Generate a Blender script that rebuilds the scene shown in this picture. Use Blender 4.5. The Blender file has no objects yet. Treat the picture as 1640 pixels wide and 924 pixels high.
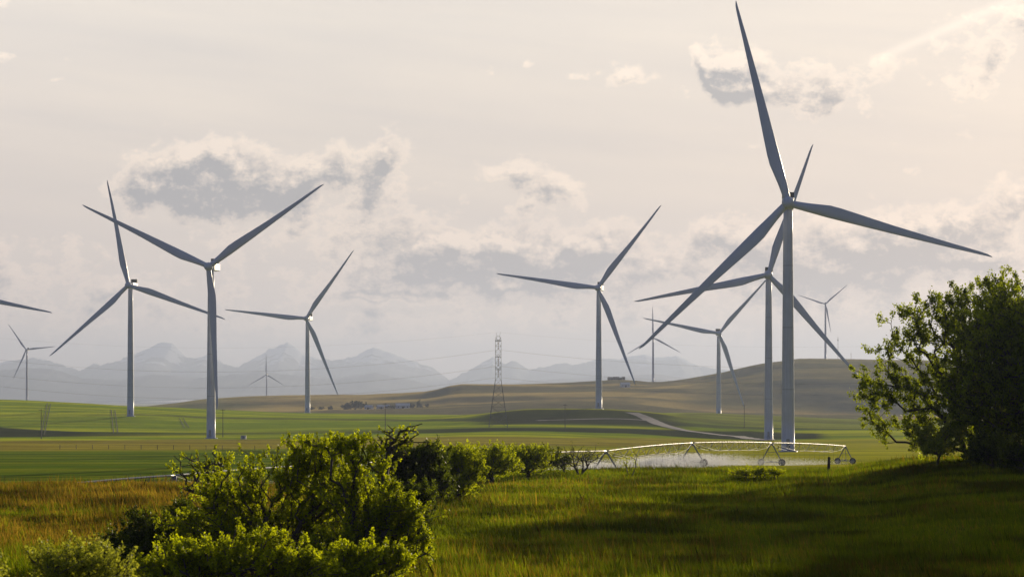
import bpy, math, random
import numpy as np
from mathutils import Vector, Matrix
R = math.radians
S = bpy.context.scene
C = S.collection
F = 1640 * 85 / 36.0            # focal length in photo pixels; camera at the origin looks along +Y, level
HZ = 640.0                      # photo row of the horizon

# ------------------------------------------------------------------ camera
cam_d = bpy.data.cameras.new('camera'); cam = bpy.data.objects.new('camera', cam_d); C.objects.link(cam)
cam.location = (0, 0, 0); cam.rotation_euler = (R(90), 0, 0)
cam_d.lens = 85; cam_d.sensor_width = 36; cam_d.shift_y = (HZ - 462) / 1640.0
cam_d.clip_start = 0.3; cam_d.clip_end = 60000
cam_d.dof.use_dof = True; cam_d.dof.focus_distance = 300; cam_d.dof.aperture_fstop = 5.6
S.camera = cam
S.view_settings.view_transform = 'Standard'; S.view_settings.look = 'None'
S.view_settings.gamma = 1; S.view_settings.exposure = 0.0
S.cycles.use_denoising = True
S.cycles.max_bounces = 6; S.cycles.diffuse_bounces = 3; S.cycles.transmission_bounces = 4
S.cycles.volume_bounces = 0; S.cycles.glossy_bounces = 2; S.cycles.transparent_max_bounces = 8
S.cycles.sample_clamp_indirect = 4

SUN_AZ, SUN_EL = 21.0, 8.2     # degrees right of the view direction, above the horizon
sd = Vector((math.sin(R(SUN_AZ)) * math.cos(R(SUN_EL)), math.cos(R(SUN_AZ)) * math.cos(R(SUN_EL)), math.sin(R(SUN_EL))))

# ------------------------------------------------------------------ node helpers
class NT:
    def __init__(s, nt): s.t = nt
    def n(s, typ, **kw):
        n = s.t.nodes.new(typ)
        for k, v in kw.items(): setattr(n, k, v)
        return n
    def put(s, sock, v):
        if hasattr(v, 'is_output'): s.t.links.new(v, sock)
        elif v is not None: sock.default_value = v
    def m(s, op, a, b=None, c=None, clamp=False):
        n = s.n('ShaderNodeMath', operation=op); n.use_clamp = clamp
        s.put(n.inputs[0], a)
        if b is not None: s.put(n.inputs[1], b)
        if c is not None: s.put(n.inputs[2], c)
        return n.outputs[0]
    def vm(s, op, a, b=None, out=0):
        n = s.n('ShaderNodeVectorMath', operation=op); s.put(n.inputs[0], a)
        if b is not None: s.put(n.inputs[1], b)
        return n.outputs[out]
    def mix(s, f, a, b, typ='RGBA', blend='MIX'):
        n = s.n('ShaderNodeMix', data_type=typ)
        if typ == 'RGBA': n.blend_type = blend; i = (0, 6, 7); o = 2
        else: i = (0, 2, 3); o = 0
        s.put(n.inputs[i[0]], f); s.put(n.inputs[i[1]], a); s.put(n.inputs[i[2]], b)
        return n.outputs[o]
    def ramp(s, f, stops, interp='LINEAR'):
        n = s.n('ShaderNodeValToRGB'); cr = n.color_ramp; cr.interpolation = interp
        while len(cr.elements) < len(stops): cr.elements.new(0.5)
        for e, (p, c) in zip(cr.elements, stops):
            e.position = p; e.color = (*c, 1) if len(c) == 3 else c
        s.put(n.inputs[0], f); return n.outputs[0]
    def noise(s, vec, scale, detail=4, rough=.55, dim='3D', dist=0, out=0):
        n = s.n('ShaderNodeTexNoise', noise_dimensions=dim)
        s.put(n.inputs['Vector'], vec); n.inputs['Scale'].default_value = scale
        n.inputs['Detail'].default_value = detail; n.inputs['Roughness'].default_value = rough
        n.inputs['Distortion'].default_value = dist
        return n.outputs[out]
    def sstep(s, x, a, b):
        n = s.n('ShaderNodeMapRange', interpolation_type='SMOOTHSTEP'); s.put(n.inputs[0], x)
        n.inputs[1].default_value = a; n.inputs[2].default_value = b; return n.outputs[0]
    def comb(s, x, y, z=0.0):
        n = s.n('ShaderNodeCombineXYZ'); s.put(n.inputs[0], x); s.put(n.inputs[1], y); s.put(n.inputs[2], z); return n.outputs[0]

# ------------------------------------------------------------------ world: Nishita sky under a thin bright veil with broken cumulus
W = bpy.data.worlds.new('World'); S.world = W; W.use_nodes = True
wn = NT(W.node_tree); W.node_tree.nodes.clear()
tc = wn.n('ShaderNodeTexCoord').outputs['Generated']
sep = wn.n('ShaderNodeSeparateXYZ'); wn.put(sep.inputs[0], tc)
dx, dy, dz = sep.outputs
az = wn.m('ARCTAN2', dx, dy); el = wn.m('ARCSINE', dz)
X = wn.m('MULTIPLY', az, F / 100); Y = wn.m('MULTIPLY', el, F / 100)       # hundreds of photo pixels = 1.48 degrees
sky = wn.n('ShaderNodeTexSky', sky_type='NISHITA'); sky.sun_disc = False
sky.sun_elevation = R(SUN_EL); sky.sun_rotation = R(SUN_AZ); sky.air_density = 1.2; sky.dust_density = 2.5

# one node group returns the cloud density at a sky position
G = bpy.data.node_groups.new('cloud_density', 'ShaderNodeTree')
G.interface.new_socket('P', in_out='INPUT', socket_type='NodeSocketVector')
G.interface.new_socket('D', in_out='OUTPUT', socket_type='NodeSocketFloat')
g = NT(G); gi = g.n('NodeGroupInput'); go = g.n('NodeGroupOutput')
P0 = gi.outputs[0]
wv = g.vm('SUBTRACT', g.noise(P0, 1.1, 2, .6, out=1), (.5, .5, .5))
P1 = g.vm('ADD', P0, g.vm('MULTIPLY', wv, (.9, .55, 0)))
gs = g.n('ShaderNodeSeparateXYZ'); g.put(gs.inputs[0], P1)
#        px    py    sx   sy   w
BLOBS = [(275, 305, 85, 38, 1.25), (370, 285, 100, 45, 1.15), (330, 250, 50, 25, .8), (450, 295, 60, 35, .9), (560, 262, 55, 32, .9), (625, 245, 32, 40, .8),
         (600, 320, 90, 60, .55), (650, 400, 80, 60, .42), (480, 370, 160, 40, .35),
         (828, 282, 55, 24, 1.0), (900, 312, 55, 28, .7), (850, 350, 80, 40, .4),
         (1150, 122, 42, 34, 1.45), (1200, 130, 60, 34, 1.0), (1300, 165, 80, 34, 1.0), (1370, 120, 70, 30, .6), (1010, 118, 48, 18, .85), (940, 132, 60, 10, .5),
         (840, 112, 20, 8, .6), (776, 112, 10, 8, .5), (1195, 232, 30, 14, .6), (1530, 130, 60, 70, .6), (1590, 80, 50, 50, .6), (1450, 280, 34, 18, .55), (1360, 265, 30, 16, .4), (1620, 35, 40, 25, .6),
         (750, 402, 70, 30, 1.25), (850, 415, 100, 30, 1.15), (960, 385, 70, 24, 1.05), (1160, 372, 45, 22, 1.0), (1330, 405, 200, 40, 1.15), (1500, 370, 130, 34, 1.15), (1625, 320, 40, 22, 1.0), (1480, 415, 150, 20, .8),
         (620, 476, 80, 9, 1.1), (790, 460, 40, 10, .9), (560, 440, 90, 22, .4), (880, 455, 60, 14, .7),
         (20, 15, 25, 22, .8), (25, 102, 38, 12, .7), (95, 145, 16, 6, .7), (12, 460, 45, 50, .55), (110, 420, 60, 30, .35),
         (120, 520, 60, 16, .4), (600, 530, 120, 20, .5), (700, 430, 60, 16, .7), (1240, 450, 70, 16, .6), (1040, 440, 60, 18, .6), (200, 470, 90, 20, .5), (990, 500, 160, 24, .4), (1330, 480, 120, 24, .45), (1540, 480, 80, 20, .4), (330, 520, 110, 20, .35)]
acc = None
for (bx, by, sx, sy, w) in BLOBS:
    bx = (bx - 820) / 100; by = (HZ - by) / 100; sx /= 100; sy /= 100
    a = g.m('MULTIPLY', g.m('SUBTRACT', gs.outputs[0], bx), 1 / sx); b = g.m('MULTIPLY', g.m('SUBTRACT', gs.outputs[1], by), 1 / sy)
    q = g.m('ADD', g.m('MULTIPLY', a, a), g.m('MULTIPLY', b, b))
    e = g.m('MULTIPLY', g.m('EXPONENT', g.m('MULTIPLY', q, -.8)), w)
    acc = e if acc is None else g.m('ADD', acc, e)
fb = g.noise(g.vm('MULTIPLY', P0, (1, 1.35, 1)), 1.9, 6, .66)
billow = g.m('MULTIPLY', g.m('SUBTRACT', fb, .5), 2.5)
# loose scattered clouds low over the horizon all round
lowm = g.n('ShaderNodeSeparateXYZ'); g.put(lowm.inputs[0], P0)
band = g.m('EXPONENT', g.m('MULTIPLY', g.m('POWER', g.m('MULTIPLY', g.m('SUBTRACT', lowm.outputs[1], 1.5), .85), 2), -1.0))
acc = g.m('ADD', acc, g.m('MULTIPLY', band, .46))
D = g.m('ADD', g.m('MINIMUM', acc, 1.5), billow)
g.put(go.inputs[0], D)

def cloud_at(off):
    n = wn.n('ShaderNodeGroup'); n.node_tree = G
    wn.put(n.inputs[0], wn.vm('ADD', wn.comb(X, Y, 0.0), off)); return n.outputs[0]
D0 = cloud_at((0, 0, 0)); D1 = cloud_at((.05, .22, 0))
cosang = wn.vm('DOT_PRODUCT', tc, tuple(sd), out=1)
veil = wn.ramp(wn.m('MULTIPLY_ADD', cosang, .5, .5), [
    (0.0, (.088, .125, .26)), (.40, (.062, .092, .21)), (.60, (.034, .050, .095)), (.76, (.050, .068, .11)), (.865, (.30, .29, .28)),
    (.905, (.80, .75, .70)), (.955, (.73, .69, .645)), (1.0, (.76, .71, .655))])
# the veil is brightest above and duller in the dusty air low down
elv = wn.ramp(wn.m('MULTIPLY', el, 4.0), [(0.0, (1.02, .90, .84)), (.18, (1.00, .90, .85)), (.36, (1.0, .93, .88)), (.62, (1.10, 1.06, 1.01)), (1.0, (.98, .98, .98))])
veil = wn.mix(1.0, veil, elv, blend='MULTIPLY')
st = wn.noise(wn.comb(wn.m('MULTIPLY', X, .16), wn.m('ADD', wn.m('MULTIPLY', Y, 1.3), wn.m('MULTIPLY', X, .12)), 3.0), 1.0, 4, .55)
veil = wn.mix(1.0, veil, wn.ramp(st, [(.3, (.93, .94, .965)), (.7, (1.06, 1.05, 1.03))]), blend='MULTIPLY')
# contrail
ct_a = wn.m('SUBTRACT', wn.m('SUBTRACT', Y, 5.28), wn.m('MULTIPLY', wn.m('SUBTRACT', X, 5.6), .40))
ct = wn.m('EXPONENT', wn.m('MULTIPLY', wn.m('POWER', wn.m('MULTIPLY', ct_a, 1 / .085), 2), -1))
ct = wn.m('MULTIPLY', wn.m('MULTIPLY', ct, wn.sstep(X, 5.3, 6.3)), wn.m('SUBTRACT', 1.0, wn.sstep(X, 7.6, 9.6)))
veil = wn.mix(wn.m('MULTIPLY', ct, .9), veil, wn.mix(1.0, veil, (1.20, 1.18, 1.15, 1), blend='MULTIPLY'))
alpha = wn.sstep(D0, .40, .88)
core = wn.sstep(D0, .62, 1.25)
rise = wn.m('SUBTRACT', D0, D1)                       # above zero where the cloud thins towards its lit top
bright = wn.mix(1.0, veil, (1.30, 1.24, 1.17, 1), blend='MULTIPLY')
greyc = wn.mix(1.0, veil, (.43, .495, .60, 1), blend='MULTIPLY')
shade = wn.m('MULTIPLY', core, wn.m('SUBTRACT', 1.0, wn.m('MULTIPLY', rise, 1.3, clamp=True)), clamp=True)
shade = wn.m('ADD', shade, wn.m('MULTIPLY', wn.m('MULTIPLY', rise, -.9, clamp=True), .8), clamp=True)
ccol = wn.mix(shade, bright, greyc)
skyc = wn.mix(wn.m('MULTIPLY', alpha, .92), veil, ccol)
nis = wn.mix(1.0, sky.outputs[0], (.004, .004, .005, 1), blend='MULTIPLY')
tot = wn.mix(1.0, skyc, nis, blend='ADD')
bg = wn.n('ShaderNodeBackground'); wn.put(bg.inputs[0], tot); bg.inputs[1].default_value = 1.05
wo = wn.n('ShaderNodeOutputWorld'); wn.put(wo.inputs[0], bg.outputs[0])
W.cycles.sampling_method = 'MANUAL'; W.cycles.sample_map_resolution = 1024

# ------------------------------------------------------------------ sun
sl = bpy.data.lights.new('sun', 'SUN'); sl.energy = 5.0; sl.angle = R(.5); sl.color = (1.0, .83, .58)
so = bpy.data.objects.new('sun', sl); C.objects.link(so); so.rotation_euler = (-sd).to_track_quat('-Z', 'Y').to_euler()

# ------------------------------------------------------------------ numpy helpers
def pchip_slopes(x, y):                      # x (K,), y (...,K)
    h = np.diff(x); dl = np.diff(y, axis=-1) / h
    m = np.zeros_like(y)
    w1 = 2 * h[1:] + h[:-1]; w2 = h[1:] + 2 * h[:-1]
    same = dl[..., :-1] * dl[..., 1:] > 0
    a = np.where(same, dl[..., :-1], 1.0); b = np.where(same, dl[..., 1:], 1.0)
    m[..., 1:-1] = np.where(same, (w1 + w2) / (w1 / a + w2 / b), 0)
    m[..., 0] = dl[..., 0]; m[..., -1] = dl[..., -1]
    return m
def hermite(x, y, m, q):                     # row-wise: y,m (N,K), q (N,)
    q = np.clip(q, x[0], x[-1]); i = np.clip(np.searchsorted(x, q, side='right') - 1, 0, len(x) - 2)
    h = x[i + 1] - x[i]; t = (q - x[i]) / h; r = np.arange(len(q)) if y.ndim == 2 else None
    g_ = (lambda A, j: A[r, j]) if y.ndim == 2 else (lambda A, j: A[j])
    return ((2*t**3 - 3*t**2 + 1) * g_(y, i) + (t**3 - 2*t**2 + t) * h * g_(m, i) + (-2*t**3 + 3*t**2) * g_(y, i + 1) + (t**3 - t**2) * h * g_(m, i + 1))
def vnoise(x, y, seed=0):
    xi = np.floor(x).astype(np.int64); yi = np.floor(y).astype(np.int64); fx = x - xi; fy = y - yi
    fx = fx*fx*(3-2*fx); fy = fy*fy*(3-2*fy)
    def hsh(a, b):
        n = (a * 374761393 + b * 668265263 + seed * 974634777) & 0xffffffff
        n = ((n ^ (n >> 13)) * 1274126177) & 0xffffffff
        return ((n ^ (n >> 16)) & 0xffff) / 65535.0
    return (hsh(xi, yi)*(1-fx) + hsh(xi+1, yi)*fx)*(1-fy) + (hsh(xi, yi+1)*(1-fx) + hsh(xi+1, yi+1)*fx)*fy
def fbm(x, y, o=4, seed=0):
    s = 0; a = .5; t = 0
    for k in range(o): s = s + a * vnoise(x, y, seed + k); t += a; a *= .5; x = x*2.03 + 11.3; y = y*2.03 + 5.7
    return s / t
def ss(x, a, b):
    t = np.clip((x - a) / (b - a), 0, 1); return t*t*(3-2*t)

# ------------------------------------------------------------------ terrain height
# rings of ground height: distance, kind ('z' metres below the eye / 'p' photo row where that ground would show), values by photo column
RINGS = [
 (40, 'z', [(-400, 3.9), (2040, 3.9)]), (80, 'z', [(-400, 5.9), (2040, 5.9)]),
 (110, 'z', [(-400, 5.7), (200, 5.8), (600, 6.0), (1200, 6.0), (1400, 5.8), (1500, 5.5), (1640, 5.3), (2040, 5.0)]),
 (150, 'z', [(-400, 5.4), (0, 5.4), (200, 5.35), (400, 5.6), (600, 5.9), (1200, 6.0), (1330, 5.9), (1400, 5.7), (1500, 5.2), (1640, 4.9), (2040, 4.5)]),
 (172, 'z', [(-400, 7.5), (200, 7.4), (400, 7.0), (600, 6.5), (800, 6.05), (1000, 5.95), (1200, 5.9), (1330, 5.9), (1400, 5.5), (1500, 5.0), (1640, 4.8), (2040, 4.4)]),
 (200, 'z', [(-400, 11.1), (0, 11.1), (200, 10.9), (400, 10.3), (600, 8.4), (800, 6.3), (900, 6.05), (1000, 5.98), (1330, 6.0), (1400, 5.35), (1500, 4.9), (1640, 4.8), (2040, 4.4)]),
 (250, 'z', [(-400, 11.2), (400, 11.1), (600, 10.9), (800, 10.1), (1000, 9.2), (1200, 8.9), (1400, 8.2), (1500, 8), (2040, 7.5)]),
 (320, 'z', [(-400, 11.5), (600, 11.3), (800, 11.2), (1000, 11.1), (1200, 10.4), (1400, 10.2), (2040, 9.8)]),
 (400, 'z', [(-400, 12.2), (400, 12.0), (800, 11.6), (1100, 11.2), (1400, 11.4), (2040, 11.2)]),
 (500, 'z', [(-400, 13.3), (2040, 13.4)]), (650, 'z', [(-400, 14.8), (2040, 15.3)]),
 (783, 'z', [(-400, 15), (200, 15.5), (600, 16.3), (1000, 16.6), (2040, 16.7)]),
 (1000, 'z', [(-400, 17.3), (400, 17.3), (800, 16.6), (1000, 17.5), (1200, 18.8), (2040, 18.6)]),
 (1150, 'p', [(-400, 700), (0, 700), (338, 702), (600, 698), (800, 694), (1000, 700), (1200, 707), (1400, 703), (2040, 702)]),
 (1350, 'p', [(-400, 686), (0, 687), (400, 690), (600, 688), (800, 684), (1000, 688), (1200, 697), (1400, 694), (2040, 694)]),
 (1480, 'p', [(-400, 672), (0, 673), (200, 675), (400, 680), (740, 677), (860, 674), (1000, 675), (1200, 685), (1400, 687), (2040, 689)]),
 (1560, 'p', [(-400, 662), (0, 663), (200, 663), (350, 670), (650, 672), (740, 667), (860, 655.5), (960, 656), (1030, 660), (1110, 670), (1200, 676), (1380, 681), (2040, 684)]),
 (1900, 'p', [(-400, 637), (0, 640), (130, 645), (209, 650), (270, 652), (350, 656), (500, 662), (740, 664), (900, 664), (1000, 662), (1110, 660.5), (1200, 664), (1380, 671), (1640, 675), (2040, 676)]),
 (2300, 'p', [(-400, 648), (0, 648), (200, 660), (350, 664), (500, 668), (1000, 671), (1200, 674), (2040, 681)]),
 (2700, 'p', [(-400, 652), (0, 652), (270, 660), (400, 657), (600, 657), (740, 654), (860, 650), (960, 648), (1040, 652), (1110, 658), (1200, 660), (1380, 663), (2040, 664)]),
 (3100, 'p', [(-400, 655), (0, 655), (200, 656), (270, 652), (350, 647), (480, 643), (600, 643), (680, 640), (740, 630), (900, 631), (1000, 628), (1110, 625), (1200, 614), (1330, 606), (2040, 610)]),
 (3600, 'p', [(-400, 641), (0, 642), (130, 649), (200, 654), (270, 650), (350, 641), (480, 636), (600, 632), (680, 628), (740, 615.5), (800, 616), (900, 613), (1000, 608), (1046, 611.5), (1150, 598), (1230, 581), (1290, 575), (1370, 577), (1640, 581), (2040, 590)]),
 (4000, 'p', [(-400, 642), (0, 642), (130, 650), (200, 656), (480, 642), (680, 636), (800, 624), (1000, 618), (1150, 605), (1230, 585), (1290, 575.5), (1370, 577), (1640, 582), (2040, 592)]),
 (5200, 'z', [(-400, 25), (2040, 25)]), (8000, 'z', [(-400, 27), (2040, 27)]), (21000, 'z', [(-400, 27), (2040, 27)])]
RD = np.array([r[0] for r in RINGS], float); RLD = np.log(RD)
KPX = np.arange(-400, 2041, 20.0)
RV = []
for d_, kind, pts in RINGS:
    xs = np.array([p[0] for p in pts], float); ys = np.array([p[1] for p in pts], float)
    zs = -ys if kind == 'z' else (HZ - ys) / F * d_
    RV.append(hermite(xs, zs, pchip_slopes(xs, zs), KPX))
RV = np.array(RV)                               # rings x px
RM = pchip_slopes(RLD, RV.T.copy())             # px x rings
def base_h(x, y):
    px = 820 + F * x / np.maximum(y, 40.0); px = np.clip(px, -400, 2039.9)
    f = (px + 400) / 20; i = np.clip(f.astype(int), 0, len(KPX) - 2); t = (f - i)[:, None]
    vals = RV.T[i] * (1 - t) + RV.T[i + 1] * t; ms = RM[i] * (1 - t) + RM[i + 1] * t
    return hermite(RLD, vals, ms, np.log(np.maximum(y, 40.0)))
def H(x, y):
    x = np.atleast_1d(np.asarray(x, float)).ravel(); y = np.atleast_1d(np.asarray(y, float)).ravel()
    z = base_h(x, y)
    near = ss(y, -20, 40); z = z * near + (1 - near) * (-1.7)
    z = np.where(y < 40, -1.75 + (z + 1.75) * ss(y, 2, 40), z)
    n = .38 * (fbm(x / 16, y / 22, 3, 1) - .5) * ss(y, 30, 90) * (1 - ss(y, 230, 330))
    n += .7 * (fbm(x / 110, y / 70, 4, 7) - .5) * ss(y, 260, 420) * (1 - ss(y, 900, 1300))
    n += 2.0 * (fbm(x / 260, y / 90, 4, 17) - .5) * ss(y, 900, 1300) * (1 - ss(y, 2200, 2700))
    n += 22 * (fbm(x / 420, y / 150, 5, 27) - .5) * ss(y, 2300, 2700) * (1 - ss(y, 3250, 3600))
    n += 4 * (fbm(x / 160, y / 130, 4, 37) - .5) * ss(y, 3000, 3500) * (1 - ss(y, 4200, 5200))
    n += 6 * (fbm(x / 900, y / 900, 4, 47) - .5) * ss(y, 4500, 7000)
    return z + n
def Hs(x, y): return float(H(x, y)[0])
def prow(px, d): return HZ - F * H((px - 820) / F * d, d) / d
def hit(px, py, dmin=60, dmax=4200):
    """the first ground point seen at photo position px, py, as x, y, z"""
    d = np.exp(np.linspace(math.log(dmin), math.log(dmax), 1500))
    r = prow(np.full_like(d, px), d)
    k = np.where(r <= py)[0]; k = k[0] if len(k) else int(np.argmin(r))
    x = (px - 820) / F * d[k]; return x, float(d[k]), Hs(x, d[k])
def at(px, py, d): return Vector(((px - 820) / F * d, d, (HZ - py) / F * d))

# ------------------------------------------------------------------ object helpers
def tag(o, label=None, cat=None, group=None, kind=None):
    if label: o['label'] = label
    if cat: o['category'] = cat
    if group: o['group'] = group
    if kind: o['kind'] = kind
    return o
def empty(name, loc, rz=0):
    o = bpy.data.objects.new(name, None); C.objects.link(o); o.location = loc; o.rotation_euler = (0, 0, rz); o.empty_display_size = .5
    return o
def mesh_np(name, verts, faces, mat=None, smooth=False, colors=None, cname='Col'):
    """verts (N,3); faces (M,k) all of one size"""
    me = bpy.data.meshes.new(name); verts = np.asarray(verts, np.float32); faces = np.asarray(faces, np.int32)
    me.vertices.add(len(verts)); me.vertices.foreach_set('co', verts.ravel())
    k = faces.shape[1]; me.loops.add(faces.size); me.loops.foreach_set('vertex_index', faces.ravel())
    me.polygons.add(len(faces)); me.polygons.foreach_set('loop_start', np.arange(0, faces.size, k, dtype=np.int32))
    me.update(calc_edges=True)
    if smooth: me.polygons.foreach_set('use_smooth', np.ones(len(faces), bool))
    if colors is not None:
        a = me.color_attributes.new(cname, 'FLOAT_COLOR', 'POINT')
        c = np.ones((len(verts), 4), np.float32); c[:, :colors.shape[1]] = colors; a.data.foreach_set('color', c.ravel())
    if mat: me.materials.append(mat)
    return me
def link(name, me, parent=None, loc=None, rot=None):
    o = bpy.data.objects.new(name, me); C.objects.link(o)
    if parent: o.parent = parent
    if loc is not None: o.location = loc
    if rot is not None: o.rotation_euler = rot
    return o
class MB:
    """collects boxes, bars and lathes into one mesh"""
    def __init__(s): s.v = []; s.f = []
    def add(s, vs, fs):
        b = len(s.v); s.v += [tuple(v) for v in vs]; s.f += [tuple(b + i for i in f) for f in fs]; return s
    def box(s, c, h, M=None):
        vs = [Vector((c[0] + i*h[0], c[1] + j*h[1], c[2] + k*h[2])) for i in (-1, 1) for j in (-1, 1) for k in (-1, 1)]
        if M: vs = [M @ v for v in vs]
        return s.add(vs, [(0, 1, 3, 2), (4, 6, 7, 5), (0, 4, 5, 1), (2, 3, 7, 6), (0, 2, 6, 4), (1, 5, 7, 3)])
    def bar(s, a, b, r, r2=None, n=6):
        a = Vector(a); b = Vector(b); d = b - a
        if d.length < 1e-6: return s
        q = d.to_track_quat('Z', 'Y'); r2 = r if r2 is None else r2; vs = []
        for p, rr in ((a, r), (b, r2)):
            for i in range(n):
                t = 2*math.pi*(i + .5)/n; vs.append(p + q @ Vector((math.cos(t)*rr, math.sin(t)*rr, 0)))
        return s.add(vs, [(i, (i+1) % n, n + (i+1) % n, n + i) for i in range(n)] + [tuple(range(n))[::-1], tuple(range(n, 2*n))])
    def tube(s, pts, rs, n=6):
        vs = []; pts = [Vector(p) for p in pts]
        for k, p in enumerate(pts):
            d = (pts[min(k+1, len(pts)-1)] - pts[max(k-1, 0)]); q = d.to_track_quat('Z', 'Y')
            rr = rs[k] if hasattr(rs, '__len__') else rs
            for i in range(n): t = 2*math.pi*i/n; vs.append(p + q @ Vector((math.cos(t)*rr, math.sin(t)*rr, 0)))
        fs = [(k*n+i, k*n+(i+1) % n, (k+1)*n+(i+1) % n, (k+1)*n+i) for k in range(len(pts)-1) for i in range(n)]
        return s.add(vs, fs + [tuple(range(n))[::-1], tuple(range((len(pts)-1)*n, len(pts)*n))])
    def lathe(s, prof, n=24, M=None):
        vs = []
        for r, z in prof:
            for i in range(n): t = 2*math.pi*i/n; vs.append(Vector((math.cos(t)*r, math.sin(t)*r, z)))
        if M: vs = [M @ v for v in vs]
        fs = [(k*n+i, k*n+(i+1) % n, (k+1)*n+(i+1) % n, (k+1)*n+i) for k in range(len(prof)-1) for i in range(n)]
        return s.add(vs, fs + [tuple(range(n))[::-1], tuple(range((len(prof)-1)*n, len(prof)*n))])
    def mesh(s, name, mat, smooth=False):
        me = bpy.data.meshes.new(name); me.from_pydata(s.v, [], s.f); me.materials.append(mat)
        if smooth: me.polygons.foreach_set('use_smooth', np.ones(len(me.polygons), bool))
        me.update(); return me
    def obj(s, name, mat, parent=None, smooth=False, loc=None, rot=None):
        return link(name, s.mesh(name, mat, smooth), parent, loc, rot)
def material(name, col, rough=.6, metal=0., var=.0, vscale=1., spec=.5, dirt=None):
    m = bpy.data.materials.new(name); m.use_nodes = True; t = NT(m.node_tree)
    b = m.node_tree.nodes['Principled BSDF']; b.inputs['Roughness'].default_value = rough; b.inputs['Metallic'].default_value = metal
    b.inputs['Specular IOR Level'].default_value = spec
    if var:
        o = t.n('ShaderNodeTexCoord').outputs['Object']
        nz = t.noise(o, vscale, 5, .6)
        lo = tuple(c * (1 - var) for c in (dirt or col)); hi = tuple(min(1, c * (1 + var * .5)) for c in col)
        t.put(b.inputs['Base Color'], t.ramp(nz, [(.3, lo), (.65, hi)]))
    else: b.inputs['Base Color'].default_value = (*col, 1)
    return m

MAT = dict(
    tower=material('turbine_paint', (.60, .63, .69), .45, var=.07, vscale=.25),
    blade=material('blade_gelcoat', (.56, .60, .68), .38, var=.05, vscale=.15),
    dark=material('cooler_dark_metal', (.03, .03, .028), .6, .2, var=.3, vscale=2),
    steel=material('galvanised_steel', (.30, .31, .32), .5, .6, var=.25, vscale=3),
    lattice=material('weathered_lattice_steel', (.11, .115, .125), .6, .3, var=.3, vscale=.5),
    pipe=material('white_galvanised_pipe', (.50, .49, .48), .45, .25, var=.15, vscale=2),
    rubber=material('black_rubber', (.02, .02, .02), .8, var=.3, vscale=4),
    wire=material('aluminium_conductor', (.16, .16, .17), .6, .3, var=.2, vscale=.05),
    wood=material('weathered_wood', (.045, .036, .028), .85, var=.5, vscale=6),
    polewood=material('pole_wood', (.07, .055, .045), .85, var=.3, vscale=2),
    roof=material('pale_metal_roof', (.45, .47, .50), .4, .2, var=.15, vscale=.5),
    wall=material('farm_wall', (.14, .11, .09), .8, var=.3, vscale=.5),
    white=material('white_wall', (.6, .6, .58), .7, var=.1, vscale=.5),
    glass=material('dark_window', (.02, .025, .03), .15),
    insul=material('insulator_ceramic', (.20, .14, .10), .25, var=.1, vscale=2),
)

def tower_detail():
    m = MAT['tower']; t = NT(m.node_tree); b = m.node_tree.nodes['Principled BSDF']
    o = t.n('ShaderNodeTexCoord').outputs['Object']; sp = t.n('ShaderNodeSeparateXYZ'); t.put(sp.inputs[0], o)
    old = b.inputs['Base Color'].links[0].from_socket
    j = t.m('LESS_THAN', t.m('MODULO', t.m('ADD', sp.outputs[2], 100.0), 20.0), .30)
    st = t.ramp(t.noise(t.vm('MULTIPLY', o, (2.2, 2.2, .06)), 1.0, 4, .6), [(.42, (1, 1, 1)), (.75, (.80, .79, .76))])
    c = t.mix(1.0, old, st, blend='MULTIPLY'); c = t.mix(t.m('MULTIPLY', j, .45), c, (.22, .23, .25, 1)); t.put(b.inputs['Base Color'], c)
tower_detail()

# ------------------------------------------------------------------ ground sheet
fr = np.linspace(-.245, .245, 700)
rows = [-50.0]
while rows[-1] < 29200: rows.append(rows[-1] + max(.35, (rows[-1] + 60) * .0095))
rows = np.array(rows); nO = 40
tO = (np.arange(1, nO + 1) / nO) ** 1.6
cols = []
for y in rows:
    a = .245 * (y + 60); b = min(3 * (y + 60), 9700)
    xin = fr * (y + 60) ; out = a + tO * (b - a)
    cols.append(np.concatenate([-out[::-1], xin, out]))
GX = np.array(cols); GY = np.repeat(rows[:, None], GX.shape[1], 1)
gx = GX.ravel(); gy = GY.ravel()
gz = np.concatenate([H(gx[i:i+200000], gy[i:i+200000]) for i in range(0, len(gx), 200000)])
nr, nc = GX.shape

def lerp(a, b, t): return a * (1 - t[:, None]) + b * t[:, None]
def c3(*c): return np.array(c, float)[None, :]
def edge(pts):
    """field or dark band boundary as a function of the direction x/y: distances where the photo shows it, traced on the ground"""
    u = []; d = []
    for px, py in pts:
        x, y, _ = hit(px, py, 215); u.append(x / y); d.append(y)
    return lambda q: np.interp(q, u, d)
B_mid = edge([(0, 722), (300, 721), (600, 716), (900, 714), (1100, 716), (1400, 716), (1640, 714)])
B_up = edge([(0, 706), (300, 703), (600, 701), (900, 701), (1100, 702), (1400, 703), (1640, 703)])
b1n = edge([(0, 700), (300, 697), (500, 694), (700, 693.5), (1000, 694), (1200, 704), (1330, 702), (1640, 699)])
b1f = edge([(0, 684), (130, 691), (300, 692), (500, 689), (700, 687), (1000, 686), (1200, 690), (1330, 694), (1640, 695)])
b2n = edge([(100, 667), (300, 668), (600, 673.5), (800, 675), (1000, 678), (1640, 690)])
b2f = edge([(100, 665), (300, 666), (600, 670.5), (800, 671), (1000, 672), (1640, 687)])
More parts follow.
